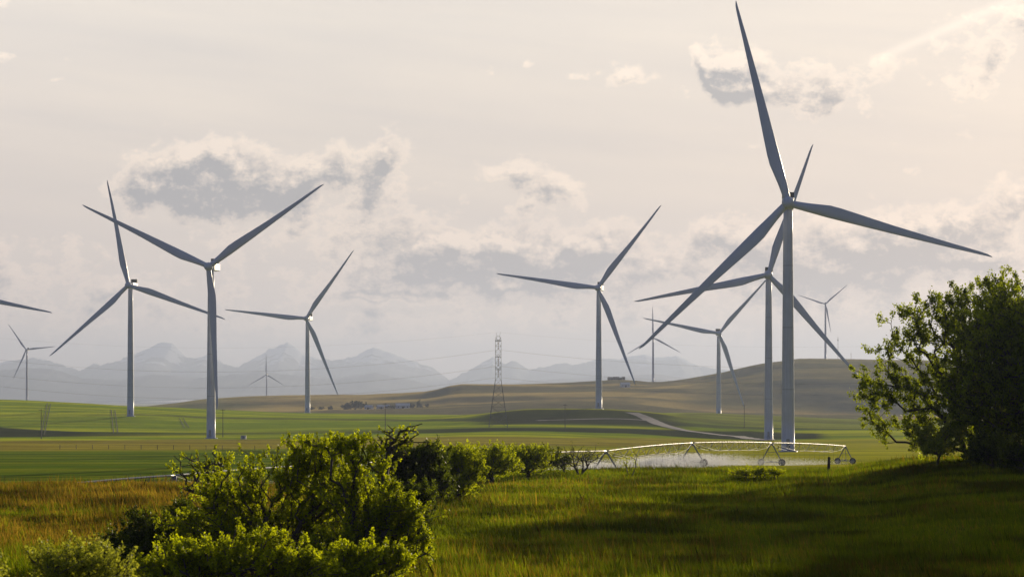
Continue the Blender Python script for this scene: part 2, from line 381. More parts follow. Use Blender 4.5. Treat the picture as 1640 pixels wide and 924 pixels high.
def ground_color(x, y):
    u = x / np.maximum(y, 30); px = 820 + F * u
    n1 = fbm(x / 40, y / 40, 5, 3); n2 = fbm(x / 9, y / 9, 4, 5); n3 = fbm(x / 300, y / 120, 4, 9)
    st = fbm(x / 200, y / 12, 3, 13)
    green = c3(.062, .085, .018); yel = c3(.125, .130, .022); olive = c3(.085, .095, .028); tan = c3(.20, .135, .055); dk = c3(.030, .040, .020)
    col = lerp(c3(.05, .06, .015), c3(.085, .07, .022), ss(n2, .4, .65))                       # under the meadow
    f = lerp(c3(.12, .135, .006), c3(.20, .195, .008), ss(st, .35, .65))                      # watered field
    left = 1 - ss(px, 500, 900)
    fl = lerp(c3(.045, .075, .005), c3(.085, .108, .007), ss(st, .42, .6))
    f = lerp(f, fl, left)
    col = lerp(col, f, ss(y, 212, 228))
    f2 = lerp(c3(.11, .095, .018), c3(.165, .150, .022), ss(fbm(x / 60, y / 14, 4, 21), .35, .65))     # rough strip
    col = lerp(col, f2, ss(y, B_mid(u) - 15, B_mid(u) + 15) * (1 - .75 * ss(px, 1000, 1250)))
    f3 = lerp(c3(.085, .125, .005), c3(.185, .21, .008), ss(fbm(x / 260, y / 26, 4, 23), .38, .62))
    col = lerp(col, f3, ss(y, B_up(u) - 20, B_up(u) + 20))
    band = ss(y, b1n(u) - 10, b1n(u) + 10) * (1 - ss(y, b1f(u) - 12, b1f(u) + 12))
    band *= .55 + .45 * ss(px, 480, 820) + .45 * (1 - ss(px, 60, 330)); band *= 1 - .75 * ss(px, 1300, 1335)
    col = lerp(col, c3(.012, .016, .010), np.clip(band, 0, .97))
    band2 = ss(y, b2n(u) - 6, b2n(u) + 6) * (1 - ss(y, b2f(u) - 6, b2f(u) + 6)) * ss(px, 90, 200)
    col = lerp(col, c3(.030, .036, .02), band2 * .8)
    # dark tone on the face of the centre rise, green on its crown
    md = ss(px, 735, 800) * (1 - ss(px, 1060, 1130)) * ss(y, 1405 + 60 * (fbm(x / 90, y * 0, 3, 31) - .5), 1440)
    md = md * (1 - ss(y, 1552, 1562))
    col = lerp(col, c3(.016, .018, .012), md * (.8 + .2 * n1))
    right = ss(px, 1040, 1110) * ss(y, 1480, 1520) * (1 - ss(y, 1950, 2000))
    col = lerp(col, lerp(c3(.060, .070, .024), c3(.10, .12, .028), ss(fbm(x / 120, y / 50, 4, 41), .4, .6)), right * .9)
    # dry range land beyond
    g1 = fbm(x / 330, y / 110, 5, 51); g2 = fbm(x / 70, y / 60, 4, 53)
    rng = lerp(c3(.062, .056, .034), c3(.185, .145, .075), ss(g1 + .25 * (g2 - .5), .46, .62))
    rng = lerp(rng, c3(.068, .064, .036), ss(px, 1060, 1160) * .8)
    tl = ss(px, 1080, 1140) * ss(y, 2350, 2450) * (1 - ss(y, 2720, 2800))
    rng = lerp(rng, c3(.24, .175, .095), tl * ss(g1, .35, .5))
    rng = lerp(rng, c3(.075, .085, .035), (1 - ss(px, 300, 470)) * .6)
    col = lerp(col, rng, ss(y, 1990, 2120))
    return col * (.86 + .28 * n1)[:, None]
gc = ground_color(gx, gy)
idx = np.arange(nr * nc).reshape(nr, nc)
quads = np.stack([idx[:-1, :-1], idx[:-1, 1:], idx[1:, 1:], idx[1:, :-1]], -1).reshape(-1, 4)
gm = bpy.data.materials.new('farmland'); gm.use_nodes = True; t = NT(gm.node_tree); b = gm.node_tree.nodes['Principled BSDF']
va = t.n('ShaderNodeVertexColor', layer_name='Col').outputs[0]; ob = t.n('ShaderNodeTexCoord').outputs['Object']
n_a = t.noise(t.vm('MULTIPLY', ob, (.35, .9, .35)), 1.2, 6, .65)
n_b = t.noise(ob, .055, 6, .6)
k_ = t.m('ADD', t.m('MULTIPLY', n_a, .9), t.m('MULTIPLY', n_b, .7))
gcol = t.mix(1.0, va, t.ramp(k_, [(.45, (.55, .6, .6)), (1.1, (1.35, 1.3, 1.2))]), blend='MULTIPLY')
t.put(b.inputs['Base Color'], gcol); b.inputs['Roughness'].default_value = .9; b.inputs['Specular IOR Level'].default_value = 0
b.inputs['Sheen Weight'].default_value = .35; b.inputs['Sheen Roughness'].default_value = .55
t.put(b.inputs['Sheen Tint'], t.mix(1.0, gcol, (4.5, 4.4, 2.6, 1), blend='MULTIPLY'))
bp = t.n('ShaderNodeBump'); bp.inputs['Strength'].default_value = .5; bp.inputs['Distance'].default_value = .5
t.put(bp.inputs['Height'], n_a); t.put(b.inputs['Normal'], bp.outputs[0])
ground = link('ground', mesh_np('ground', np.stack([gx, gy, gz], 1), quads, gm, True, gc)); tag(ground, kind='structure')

# ------------------------------------------------------------------ thin sheets on the ground: farm track and wheel tracks
def strip(name, pts, width, mat, lift, wobble=.0):
    P = np.array([(p[0], p[1]) for p in pts]); L = np.concatenate([[0], np.cumsum(np.hypot(*np.diff(P, axis=0).T))])
    q = np.arange(0, L[-1], max(width * .8, 2.0)); cx = np.interp(q, L, P[:, 0]); cy = np.interp(q, L, P[:, 1])
    for _ in range(12): cx[1:-1] = (cx[:-2] + cx[1:-1] * 2 + cx[2:]) / 4; cy[1:-1] = (cy[:-2] + cy[1:-1] * 2 + cy[2:]) / 4
    tx = np.gradient(cx); ty = np.gradient(cy); l = np.hypot(tx, ty); nx, ny = -ty / l, tx / l
    wv = width / 2 * (1 + wobble * (fbm(q / 9, q * 0, 3, 4) - .5) * 2)
    rowsv = []
    for k in np.linspace(-1, 1, 5):
        x = cx + nx * wv * k; y = cy + ny * wv * k; rowsv.append(np.stack([x, y, H(x, y) + lift], 1))
    V = np.stack(rowsv, 1); n = len(q); ix = np.arange(n * 5).reshape(n, 5)
    f = np.stack([ix[:-1, :-1], ix[:-1, 1:], ix[1:, 1:], ix[1:, :-1]], -1).reshape(-1, 4)
    return link(name, mesh_np(name, V.reshape(-1, 3), f, mat, True))
gravel = material('pale_gravel', (.19, .175, .17), .9, var=.3, vscale=.15, spec=.2)
trackm = material('flattened_crop', (.040, .046, .016), .95, var=.3, vscale=.3, spec=.1)
rp = [hit(px, py) for px, py in [(1012, 662), (1026, 665), (1040, 672), (1062, 682), (1090, 689), (1130, 694), (1170, 698), (1205, 703.5), (1240, 706)]]
tag(strip('gravel_road', rp, 8.5, gravel, .3, .25), kind='structure')
rp2 = [hit(px, py) for px, py in [(860, 674.5), (930, 672), (1000, 671), (1046, 675)]]
tag(strip('dirt_track', rp2, 4.5, gravel, .3, .5), kind='structure')
for px0, px1, y0, y1 in [(76, 66, 646, 697), (81, 71, 647, 697), (178, 182, 656, 694), (184, 189, 657, 694), (287, 296, 670, 686), (293, 303, 670, 686)]:
    pts = [hit(px0 + (px1 - px0) * k / 8, y0 + (y1 - y0) * k / 8) for k in range(9)]
    tag(strip('wheel_track', pts, .5, trackm, .22, .5), kind='structure')

# ------------------------------------------------------------------ mountains
def mountain(name, prof, d0, depth, mat, snow=None, seed=1, rough=1.0):
    xs = np.array([p[0] for p in prof], float); ys = np.array([p[1] for p in prof], float)
    nx, ny = 900, 71; pxs = np.linspace(xs[0], xs[-1], nx)
    top = np.interp(pxs, xs, ys) + (fbm(pxs / 9, pxs * 0 + .5, 5, seed) - .5) * 10 * rough
    tops = (HZ - top) / F * d0
    V = []
    for j in range(ny):
        s = j / (ny - 1) * 2 - 1                                    # -1 towards the camera, 0 the ridge, 1 behind
        d = d0 + s * depth
        x = (pxs - 820) / F * (d0 + s * depth * .2)
        a = abs(s) + 0.0
        spur = fbm(x / 1100 + s * .6, np.full(nx, s * 2.2 + seed), 5, seed + 5)
        fall = np.clip(1 - a ** .85 * (1.15 - .45 * spur), 0, 1)
        crag = (np.abs(fbm(x / 650, np.full(nx, d / 650), 5, seed + 9) - .5)) * 2
        z = -28 + (tops + 28) * fall - crag * 200 * rough * a * (1 - a) * 1.6
        V.append(np.stack([x, np.full(nx, d), np.maximum(z, -28.5)], 1))
    V = np.array(V); ix = np.arange(nx * ny).reshape(ny, nx)
    f = np.stack([ix[:-1, :-1], ix[:-1, 1:], ix[1:, 1:], ix[1:, :-1]], -1).reshape(-1, 4)
    o = link(name, mesh_np(name, V.reshape(-1, 3), f, mat, True)); tag(o, kind='structure'); return o
mm = bpy.data.materials.new('mountain_rock'); mm.use_nodes = True; t = NT(mm.node_tree); b = mm.node_tree.nodes['Principled BSDF']
ob = t.n('ShaderNodeTexCoord').outputs['Object']; sp = t.n('ShaderNodeSeparateXYZ'); t.put(sp.inputs[0], ob)
nz = t.noise(t.vm('MULTIPLY', ob, (1, 1, 2.5)), .0026, 8, .62)
hgt = t.m('ADD', t.m('MULTIPLY', sp.outputs[2], .00175), t.m('MULTIPLY', nz, 1.1))
rock = t.ramp(nz, [(.35, (.10, .11, .12)), (.65, (.22, .22, .22))])
forest = t.ramp(nz, [(.35, (.03, .045, .04)), (.65, (.06, .075, .055))])
c_ = t.mix(t.sstep(hgt, .75, 1.15), forest, rock)
c_ = t.mix(t.sstep(hgt, 1.20, 1.32), c_, (.75, .78, .82, 1))
t.put(b.inputs['Base Color'], c_); b.inputs['Roughness'].default_value = .95; b.inputs['Specular IOR Level'].default_value = .1
P_back = [(-300, 585), (-150, 570), (0, 580), (32, 575), (58, 573), (81, 579), (110, 588), (127, 594), (150, 582), (162, 584), (195, 575), (227, 562), (258, 548), (276, 549), (288, 563), (299, 571), (312, 574), (331, 569), (357, 581),
          (383, 588), (410, 570), (435, 558), (461, 548), (484, 565), (501, 573), (532, 578), (564, 572), (598, 555), (636, 570), (665, 578), (692, 589), (721, 608), (747, 594), (775, 580), (789, 571), (806, 582), (822, 577), (847, 592),
          (880, 586), (899, 581), (927, 582), (965, 573), (993, 574), (1034, 568), (1052, 573), (1083, 569), (1100, 577), (1123, 588), (1147, 590), (1180, 596), (1240, 600), (1400, 590), (1640, 600), (1900, 590)]
mountain('mountain_range', P_back, 25000, 3800, mm, seed=3, rough=.8)
P_front = [(-300, 592), (-100, 588), (0, 584), (40, 579), (85, 582), (130, 596), (190, 600), (250, 590), (310, 596), (360, 592), (420, 586), (470, 592), (540, 597), (600, 588), (660, 600), (720, 614), (800, 606), (860, 600), (950, 595), (1050, 590), (1110, 598), (1180, 606), (1400, 606), (1900, 606)]
mountain('foothills', [(a, b + 9) for a, b in P_front], 19000, 2400, mm, seed=8, rough=.4)

# ------------------------------------------------------------------ haze
hz = bpy.data.materials.new('haze_air'); hz.use_nodes = True; hz.node_tree.nodes.clear(); t = NT(hz.node_tree)
pv = t.n('ShaderNodeVolumePrincipled'); pv.inputs['Color'].default_value = (.57, .67, .90, 1)
pv.inputs['Density'].default_value = .000072; pv.inputs['Anisotropy'].default_value = .35
mo = t.n('ShaderNodeOutputMaterial'); t.put(mo.inputs['Volume'], pv.outputs[0])
hb = MB().box((0, 14600, 300), (9800, 14900, 352)).obj('haze', hz); tag(hb, kind='stuff')

# ------------------------------------------------------------------ wind turbines
def blade_mesh(Rr=68.0):
    rr = np.array([1.2, 2.4, 4.0, 7, 10, 13.5, 17, 22, 28, 35, 42, 49, 55, 60, 64, 66.4, 67.5, 68.0]) / 68 * Rr
    ch = np.interp(rr / Rr, [0, .04, .08, .20, .26, .5, .75, .93, .975, 1.0], [2.5, 2.5, 2.75, 4.1, 4.0, 2.75, 1.75, 1.05, .75, .2]) * Rr / 68
    th = np.interp(rr / Rr, [0, .05, .2, .4, .7, 1.0], [2.5, 2.4, 1.25, .75, .35, .05]) * Rr / 68
    le = np.interp(rr / Rr, [0, .05, .2, .5, .8, 1.0], [1.25, 1.25, 1.35, 1.0, .55, .1]) * Rr / 68
    tw = np.radians(np.interp(rr / Rr, [0, .1, .3, .6, 1], [16, 14, 8, 3, 0]))
    n = 16; V = []
    for r, c, h_, l, a in zip(rr, ch, th, le, tw):
        u = r / Rr; pb = -2.6 * u ** 2.2 * Rr / 68
        k = np.clip((u - .04) / .12, 0, 1)
        for i in range(n):
            t_ = 2 * math.pi * i / n; cx = math.cos(t_); sy = math.sin(t_)
            x = l - c / 2 + cx * c / 2; y = sy * h_ / 2 * ((1 - k) + k * (.35 + .65 * (1 + cx) / 2 * 1.2))
            V.append((x * math.cos(a) - y * math.sin(a), x * math.sin(a) + y * math.cos(a) + pb, r))
    f = [(k*n+i, k*n+(i+1) % n, (k+1)*n+(i+1) % n, (k+1)*n+i) for k in range(len(rr)-1) for i in range(n)]
    me = bpy.data.meshes.new('blade'); me.from_pydata(V, [], f + [tuple(range(n))[::-1], tuple(range((len(rr)-1)*n, len(rr)*n))])
    me.materials.append(MAT['blade']); me.polygons.foreach_set('use_smooth', np.ones(len(me.polygons), bool)); me.update()
    return me
BLADE = blade_mesh()
hubm = MB().lathe([(.25, -2.6), (.9, -2.45), (1.5, -2.0), (1.95, -1.2), (2.05, -.2), (2.0, 1.0), (1.85, 1.5)], 28, Matrix.Rotation(R(-90), 4, 'X')).mesh('hub', MAT['blade'], True)
# hub axis: the lathe's -z end is its nose; after the turn the nose points to -Y
def nacelle_mesh():
    import bmesh
    bm = bmesh.new(); bmesh.ops.create_cube(bm, size=1)
    for v in bm.verts: v.co = Vector((v.co.x * 3.9, v.co.y * 11.5 + 7.6, v.co.z * 3.9 + .15))
    for v in bm.verts:
        if v.co.y > 10: v.co.x *= .86; v.co.z = .3 + (v.co.z - .3) * .86
    bmesh.ops.bevel(bm, geom=bm.edges[:], offset=.55, segments=3, affect='EDGES', profile=.6)
    me = bpy.data.meshes.new('nacelle'); bm.to_mesh(me); bm.free(); me.materials.append(MAT['tower']); return me
NAC = nacelle_mesh()
cm = MB()
cm.box((0, 10.6, 3.35), (2.0, .5, 1.1)); 
for k in range(9): cm.box((-1.8 + k*.45, 10.05, 3.35), (.07, .06, 1.0))
for sx in (-1, 1): cm.bar((sx*1.6, 9.4, 2.0), (sx*1.6, 10.5, 3.6), .1)
COOL = cm.mesh('cooler', MAT['dark'])
MAST = MB().bar((.5, 12.4, 1.7), (.5, 12.4, 4.8), .06).bar((.1, 12.4, 4.3), (.9, 12.4, 4.3), .05).mesh('wind_sensor', MAT['steel'])
turbines = []
def turbine(bpx, bpy_, d, hpx, hpy, rot, Rr, yaw, label, group='wind turbines across the farmland', small=False, ground_z=None):
    """tower foot at photo column bpx, hub seen at row hpy, rotor angle rot (clockwise from up), blade length Rr, yaw of the rotor's back axis"""
    s = Rr / 68.0; x = (bpx - 820) / F * d
    z0 = Hs(x, d); a = R(yaw)
    hubz = (HZ - hpy) / F * (d - 4.5 * s); Ht = hubz - z0
    root = empty('wind_turbine', (x, d, z0), -a); tag(root, label, 'wind turbine', group)
    k = .82 if small else 1.0
    rb, rt = 2.15 * k, 1.45 * k
    prof = [(rb + .9, -1.5), (rb + .9, .3)]
    nsec = 8
    for i in range(nsec + 1):
        h = .3 + (Ht - .3) * i / nsec - 2.0 * s * (i == nsec); prof.append((rb + (rt - rb) * (i / nsec) ** 1.1, h))
    tw = MB().lathe(prof, 40).obj('tower', MAT['tower'], root, True)
    tw.data.polygons.foreach_set('use_smooth', np.ones(len(tw.data.polygons), bool))
    if not small:
        dr = MB().box((0, -rb - .02, 3.0), (.5, .12, 1.15)).box((0, -rb - .5, 1.75), (.7, .55, .06)).bar((.6, -rb - 1.0, 1.7), (.6, -rb - 2.2, .3), .05).bar((-.6, -rb - 1.0, 1.7), (-.6, -rb - 2.2, .3), .05).obj('door', MAT['steel'], tw)
    na = link('nacelle', NAC, root, (0, -4.5 * s + 1.6 * s, Ht)); na.scale = (s, s, s)
    co = link('cooler', COOL, na); ws = link('wind_sensor', MAST, na)
    hb_ = link('hub', hubm, root, (0, -4.5 * s, Ht)); hb_.scale = (s, s, s)
    for i in range(3):
        bl = link('blade', BLADE, root, (0, -4.5 * s, Ht), (0, R(rot + 120 * i), 0)); bl.scale = (s, s, s)
    turbines.append((label, x, d, z0, Ht)); return root
Gn = 'large wind turbines across the farmland'; Gs = 'smaller far wind turbines'
turbine(1262, 722, 783, 1262, 325, -14.4, 67, 6.5, 'tallest nearest white wind turbine, foot behind the irrigation pipe, one blade pointing almost straight up', Gn)
turbine(1231, 708, 1190, 1233, 440, 19, 67, 7.5, 'wind turbine with its tower just left of the tallest one, left blade nearly level', Gn)
turbine(959, 656, 1586, 961, 461, 38.5, 68, 11, 'wind turbine on the dark central rise, first one right of the lattice pylon', Gn)
turbine(1151, 663, 2057, 1151, 534, 41.5, 66, 0, 'mid sized wind turbine left of the two nearest towers, behind the green rise', Gn)
turbine(492.5, 664, 1965, 493, 510, 36.5, 68, 10, 'wind turbine left of centre with a level left blade, in front of the mountain gap', Gn)
turbine(338, 702, 1150, 338, 427, 56, 68, 8, 'big wind turbine left of centre, one blade hanging straight down over its tower', Gn)
turbine(209, 664, 1540, 209, 457, -11, 68, 9, 'wind turbine on the left green hill, blade pointing up crossing the neighbour blade', Gn)
turbine(-70, 672, 1560, -70, 470, -19, 68, 8, 'wind turbine at the left edge of the photo, only a blade tip reaching into view', Gn)
turbine(43, 641, 3824, 43, 560, -35.5, 50, 10, 'small distant wind turbine at far left behind the green hill', Gs, True)
turbine(427, 660, 5100, 427, 600, 0, 44, 8, 'tiny far wind turbine before the mountains, one blade straight up and two slanting down', Gs, True)
turbine(1046, 612, 3560, 1045, 541, -1.5, 46, -4, 'distant wind turbine on the brown hill crest right of the small farm', Gs, True)
turbine(1322, 575, 3850, 1322, 487, 49, 46, 10, 'distant wind turbine on top of the right hill beside a thin mast', Gs, True)

# ------------------------------------------------------------------ lattice pylon with its conductors
pd_ = hit(798, 684, 900)[1]; ppm = F / pd_; pxx = (798 - 820) / F * pd_; pz = Hs(pxx, pd_)
root = empty('lattice_pylon', (pxx, pd_, pz), 0); tag(root, 'tall steel lattice pylon carrying power lines, standing on the green field in the middle', 'pylon')
def zrow(py): return (HZ - py) / F * pd_ - pz
zw, zt = zrow(608), zrow(545)
lv = [0, .22, .42, .60, .75, .88, 1.0]
mb = MB(); bw, ww = 15.0 / ppm, 4.6 / ppm
def cor(z):
    w = bw + (ww - bw) * min(1, z / zw); return [Vector((i * w, j * w, z)) for i, j in ((-1, -1), (1, -1), (1, 1), (-1, 1))]
zs = [zw * k for k in lv] + [zw + (zt - zw) * k / 7 for k in range(1, 8)]
for a_, b_ in zip(zs[:-1], zs[1:]):
    A, B_ = cor(a_), cor(b_); leg = .16 if b_ <= zw else .12
    for i in range(4):
        j = (i + 1) % 4
        mb.bar(A[i], B_[i], leg, n=4); mb.bar(A[i], B_[j], .07, n=4); mb.bar(A[j], B_[i], .07, n=4); mb.bar(B_[i], B_[j], .06, n=4)
mb.obj('lattice', MAT['lattice'], root)
mb = MB(); zp = zrow(532)
for sx in (-1, 1):
    for sy in (-1, 1):
        mb.bar((sx*ww, sy*ww, zt), (sx*ww*.45, 0, zp - 2), .09, n=4); mb.bar((sx*ww*.45, 0, zp - 2), (sx*ww*.8, 0, zp), .07, n=4)
    mb.bar((sx*ww*.7, 0, (zt+zp)/2 - .5), (-sx*ww*.5, 0, zp - 2), .06, n=4)
mb.obj('peak', MAT['lattice'], root)
arm_rows = [(546, 560, 4.6), (572, 586, 6.0), (592, 604, 5.0)]
wire_pts = []
for ar, wr, al in arm_rows:
    mb = MB(); za = zrow(ar); zwire = zrow(wr)
    for sy in (-1, 1):
        for sx in (-1, 1):
            mb.bar((sx*ww, sy*ww, za), (0, sy*al, za + .1), .09, n=4); mb.bar((sx*ww, sy*ww, za + 2.0), (0, sy*al, za + .1), .07, n=4)
            for k in range(1, 4):
                f_ = k / 4; mb.bar((sx*ww*(1-f_), sy*(ww + (al-ww)*f_), za), (-sx*ww*(1-f_), sy*(ww + (al-ww)*f_), za), .05, n=4)
    for sx in (-1, 1): mb.bar((sx*ww, -ww, za), (sx*ww, ww, za), .09, n=4)
    mb.obj('crossarm', MAT['lattice'], root)
    for sy in (-1, 1):
        ins = MB().lathe([(.05, za), (.12, za - .3)] + [(.16 if k % 2 else .08, za - .4 - k * (za - zwire - .6) / 10) for k in range(11)] + [(.05, zwire)], 8, Matrix.Translation((0, sy*al, 0)))
        ins.obj('insulator', MAT['insul'], root, True)
        wire_pts.append((pxx, pd_ + sy * al, pz + zwire, ar, sy))
# wires: pylon to off-frame pylons left and right
def catenary(p, q, sag, n=26):
    p = Vector(p); q = Vector(q); return [p.lerp(q, k / n) - Vector((0, 0, sag * 4 * (k / n) * (1 - k / n))) for k in range(n + 1)]
names = {546: 'top', 572: 'middle', 592: 'lowest'}
for x, y, z, ar, sy in wire_pts:
    L = catenary((x, y, z), (x - 375, y + 60, z + 8), 16); Rr_ = catenary((x, y, z), (x + 350, y + 40, z + 2), 11)
    side = 'near' if sy < 0 else 'far'
    mb = MB(); pts = L[::-1] + Rr_[1:]; mb.tube(pts, .022, 5)
    tag(mb.obj('power_line', MAT['wire']), f'{names[ar]} conductor on the {side} side of the lattice pylon, sagging to both edges', 'power line', 'power lines strung from the pylon')
mb = MB(); z = pz + zp
mb.tube(catenary((pxx, pd_, z), (pxx - 375, pd_ + 60, z + 8), 12)[::-1] + catenary((pxx, pd_, z), (pxx + 350, pd_ + 40, z + 2), 9)[1:], .016, 4)
tag(mb.obj('power_line', MAT['wire']), 'thin earth wire running from the very top of the lattice pylon', 'power line', 'power lines strung from the pylon')

# small wooden line poles
def pole(px, ptop, pbase, label, cross=True):
    x, d, z = hit(px, pbase); h = (HZ - ptop) / F * d - z
    r = empty('utility_pole', (x, d, z), .2); tag(r, label, 'utility pole', 'thin wooden utility poles in the fields')
    MB().tube([(0, 0, -1), (0, 0, h)], [.2, .12], 8).obj('pole', MAT['polewood'], r)
    if cross:
        MB().box((0, 0, h - .5), (1.1, .06, .07)).obj('crossarm', MAT['polewood'], r)
        for k in (-1, 0, 1): MB().lathe([(.05, h - .43), (.08, h - .3), (.05, h - .15)], 6, Matrix.Translation((k, 0, 0))).obj('insulator', MAT['insul'], r)
pole(66, 655, 703, 'thin utility pole on the far left green hill')
pole(357, 655, 700, 'thin utility pole just right of the big left turbine tower')
pole(617, 645, 690, 'thin utility pole in front of the far farm buildings')
pole(905, 647, 690, 'thin utility pole in front of the dark rise, left of the middle turbine')
pole(1192, 648, 685, 'thin utility pole between the two tower groups on the green rise')
# far radio masts
def mast(px, ptop, d, label):
    x = (px - 820) / F * d; z = Hs(x, d); h = (HZ - ptop) / F * d - z
    m_ = MB(); w = .55
    for i in range(3):
        a = 2*math.pi*i/3; m_.bar((w*math.cos(a), w*math.sin(a), -1), (w*.5*math.cos(a), w*.5*math.sin(a), h), .1, n=4)
    n_ = int(h / 2.2)
    for k in range(n_):
        z0, z1 = h*k/n_, h*(k+1)/n_
        for i in range(3):
            a = 2*math.pi*i/3; b_ = 2*math.pi*(i+1)/3; f0 = w*(1-.5*k/n_); f1 = w*(1-.5*(k+1)/n_)
            m_.bar((f0*math.cos(a), f0*math.sin(a), z0), (f1*math.cos(b_), f1*math.sin(b_), z1), .05, n=3)
    r = empty('radio_mast', (x, d, z)); tag(r, label, 'mast', 'radio masts on the hill')
    m_.obj('lattice', MAT['lattice'], r)
    MB().tube([(0, 0, h * .84), (0, 0, h * .85), (0, 0, h * .88), (0, 0, h * .89), (0, 0, h + 4)], [.2, 1.1, 1.1, .12, .05], 6).obj('antenna', MAT['steel'], r)
mast(1342, 540, 3800, 'tall thin radio mast on the right hill beside the distant turbine')
mast(1363, 566, 3800, 'short thin radio mast on the right hill near the big tree')

# ------------------------------------------------------------------ farm buildings
def house(px, d, w, dp, hw, hr, roofm, wallm, label, rz=.1, name='barn', group='far farm buildings', nwin=3, lift=0):
    x = (px - 820) / F * d; z = Hs(x, d) + lift
    r = empty(name, (x, d, z), rz); tag(r, label, 'building', group)
    MB().box((0, 0, hw/2 - .5), (w/2, dp/2, hw/2 + .5)).add([(-w/2, -dp/2, hw), (-w/2, dp/2, hw), (-w/2, 0, hw + hr)], [(0, 1, 2)]).add([(w/2, -dp/2, hw), (w/2, dp/2, hw), (w/2, 0, hw + hr)], [(0, 2, 1)]).obj('wall', wallm, r)
    rm = MB(); o = .4; th = .18
    for s_ in (-1, 1):
        A = [(-w/2-o, s_*(dp/2+o), hw-.2), (w/2+o, s_*(dp/2+o), hw-.2), (w/2+o, 0, hw+hr+.05), (-w/2-o, 0, hw+hr+.05)]
        rm.add(A + [(a, b, c + th) for a, b, c in A], [(0, 1, 2, 3), (4, 7, 6, 5), (0, 4, 5, 1), (1, 5, 6, 2), (2, 6, 7, 3), (3, 7, 4, 0)])
    rm.obj('roof', roofm, r)
    MB().box((0, -dp/2 - .04, 1.3), (1.2, .05, 1.3)).obj('door', MAT['dark'], r)
    for k in range(nwin): MB().box((-w/2 + w*(k+.5)/nwin + (1.5 if abs((k+.5)/nwin-.5) < .1 else 0), -dp/2 - .03, hw*.6), (.6, .04, .5)).obj('window', MAT['glass'], r)
def dat(px, py): return hit(px, py, 2200)[1]
fd = 2640
house(645, fd, 15, 9, 3.6, 2.4, MAT['roof'], MAT['white'], 'pale roofed barn among far trees behind the green field, the longest there', lift=0)
house(591, fd, 8, 7, 3, 2, MAT['roof'], MAT['white'], 'small whitish house at the left end of the far farmyard', rz=-.3, name='house')
house(609, fd + 20, 7, 6, 2.8, 1.8, MAT['roof'], MAT['white'], 'small pale shed second from the left in the far farmyard', rz=.4, name='shed')
house(620, fd + 60, 5, 5, 2.6, 1.6, MAT['roof'], MAT['white'], 'tiny pale shed beside the thin utility pole in the far farmyard', rz=.1, name='shed')
hd = 3500
house(979, hd, 10, 8, 2.6, 1.6, MAT['wall'], MAT['wall'], 'dark building at the left end of the hilltop row', group='hilltop farm buildings')
house(987, hd, 8, 8, 2.8, 1.8, MAT['wall'], MAT['wall'], 'dark building second from the left in the hilltop row', rz=.5, group='hilltop farm buildings')
house(993.5, hd, 6, 7, 2.2, 1.2, MAT['wall'], MAT['wall'], 'low dark shed right of centre in the hilltop row', rz=-.2, name='shed', group='hilltop farm buildings')
house(998.5, hd, 3.5, 5, 3.0, 1.2, MAT['wall'], MAT['wall'], 'narrow dark shed at the right end of the hilltop row', rz=.2, name='shed', group='hilltop farm buildings', nwin=1)
house(1001, 3230, 12, 8, 3.6, 2.6, MAT['roof'], MAT['white'], 'pale roofed barn on the slope just below the dark hilltop row', rz=.2, group='hilltop farm buildings')

# small white cabinet at the foot of the big left turbine
x, y, z = hit(390, 703); r = empty('transformer_cabinet', (x, y, z)); tag(r, 'small white cabinet in the field right of the big left turbine foot', 'cabinet')
MB().box((0, 0, .8), (1.2, .9, .8)).obj('body', MAT['white'], r); MB().box((0, 0, 1.66), (1.3, 1.0, .06)).obj('roof', MAT['steel'], r); MB().box((0, -.92, .8), (.5, .03, .7)).obj('door', MAT['steel'], r)

# field fence along the rough strip on the left
fpts = [hit(px, 719 + (px - 100) * .004) for px in range(96, 700, 26)]
r = empty('wire_fence', (fpts[0][0], fpts[0][1], fpts[0][2])); tag(r, 'low post and wire fence along the rough strip across the left fields', 'fence')
o0 = Vector(fpts[0])
for i, p in enumerate(fpts):
    v = Vector(p) - o0; MB().bar(v - Vector((0, 0, .5)), v + Vector((0, 0, 1.4)), .09, .08, 6).obj('post', MAT['polewood'], r)
wf = MB()
for a_, b_ in zip(fpts[:-1], fpts[1:]):
    for h in (.5, .9, 1.25): wf.bar(Vector(a_) - o0 + Vector((0, 0, h)), Vector(b_) - o0 + Vector((0, 0, h)), .012, n=3)
wf.obj('wire', MAT['wire'], r)

# ------------------------------------------------------------------ centre pivot irrigation machine
PT = [(-45, 160), (-33, 205), (-17, 255), (-2.5, 304), (13.6, 350), (29.8, 400), (48.3, 450), (69.6, 505)]
PT = [(-43.5, 196), (-31.0, 222), (-16.5, 262), (-2.5, 306), (13.6, 350), (29.8, 400), (48.3, 450), (69.6, 505)]
tops_row = {0: 792, 1: 761, 2: 742, 3: 731, 4: 722, 5: 709, 6: 709, 7: 714}
pr = empty('irrigation_machine', (PT[4][0], PT[4][1], Hs(*PT[4]))); tag(pr, 'long white wheeled sprinkler pipe with truss arches, crossing the field before the nearest turbine', 'irrigation machine')
pr0 = Vector(pr.location)
tp = []
for i, (x, y) in enumerate(PT):
    z = Hs(x, y); top = (HZ - tops_row[i]) / F * y if i in tops_row else z + 3.9
    tp.append((Vector((x, y, z)) - pr0, Vector((x, y, top)) - pr0))
print('pivot heights', [round((b - a).z, 2) for a, b in tp])
wheel_t = MB().lathe([(.42, -.17), (.60, -.18), (.66, -.12), (.67, 0), (.66, .12), (.60, .18), (.42, .17), (.42, -.17)], 24, Matrix.Rotation(R(90), 4, 'X'))
WT = wheel_t.mesh('tyre', MAT['rubber'])
WR = MB().lathe([(.08, -.10), (.41, -.05), (.43, .0), (.41, .05), (.08, .10)], 20, Matrix.Rotation(R(90), 4, 'X')).mesh('rim', MAT['steel'])
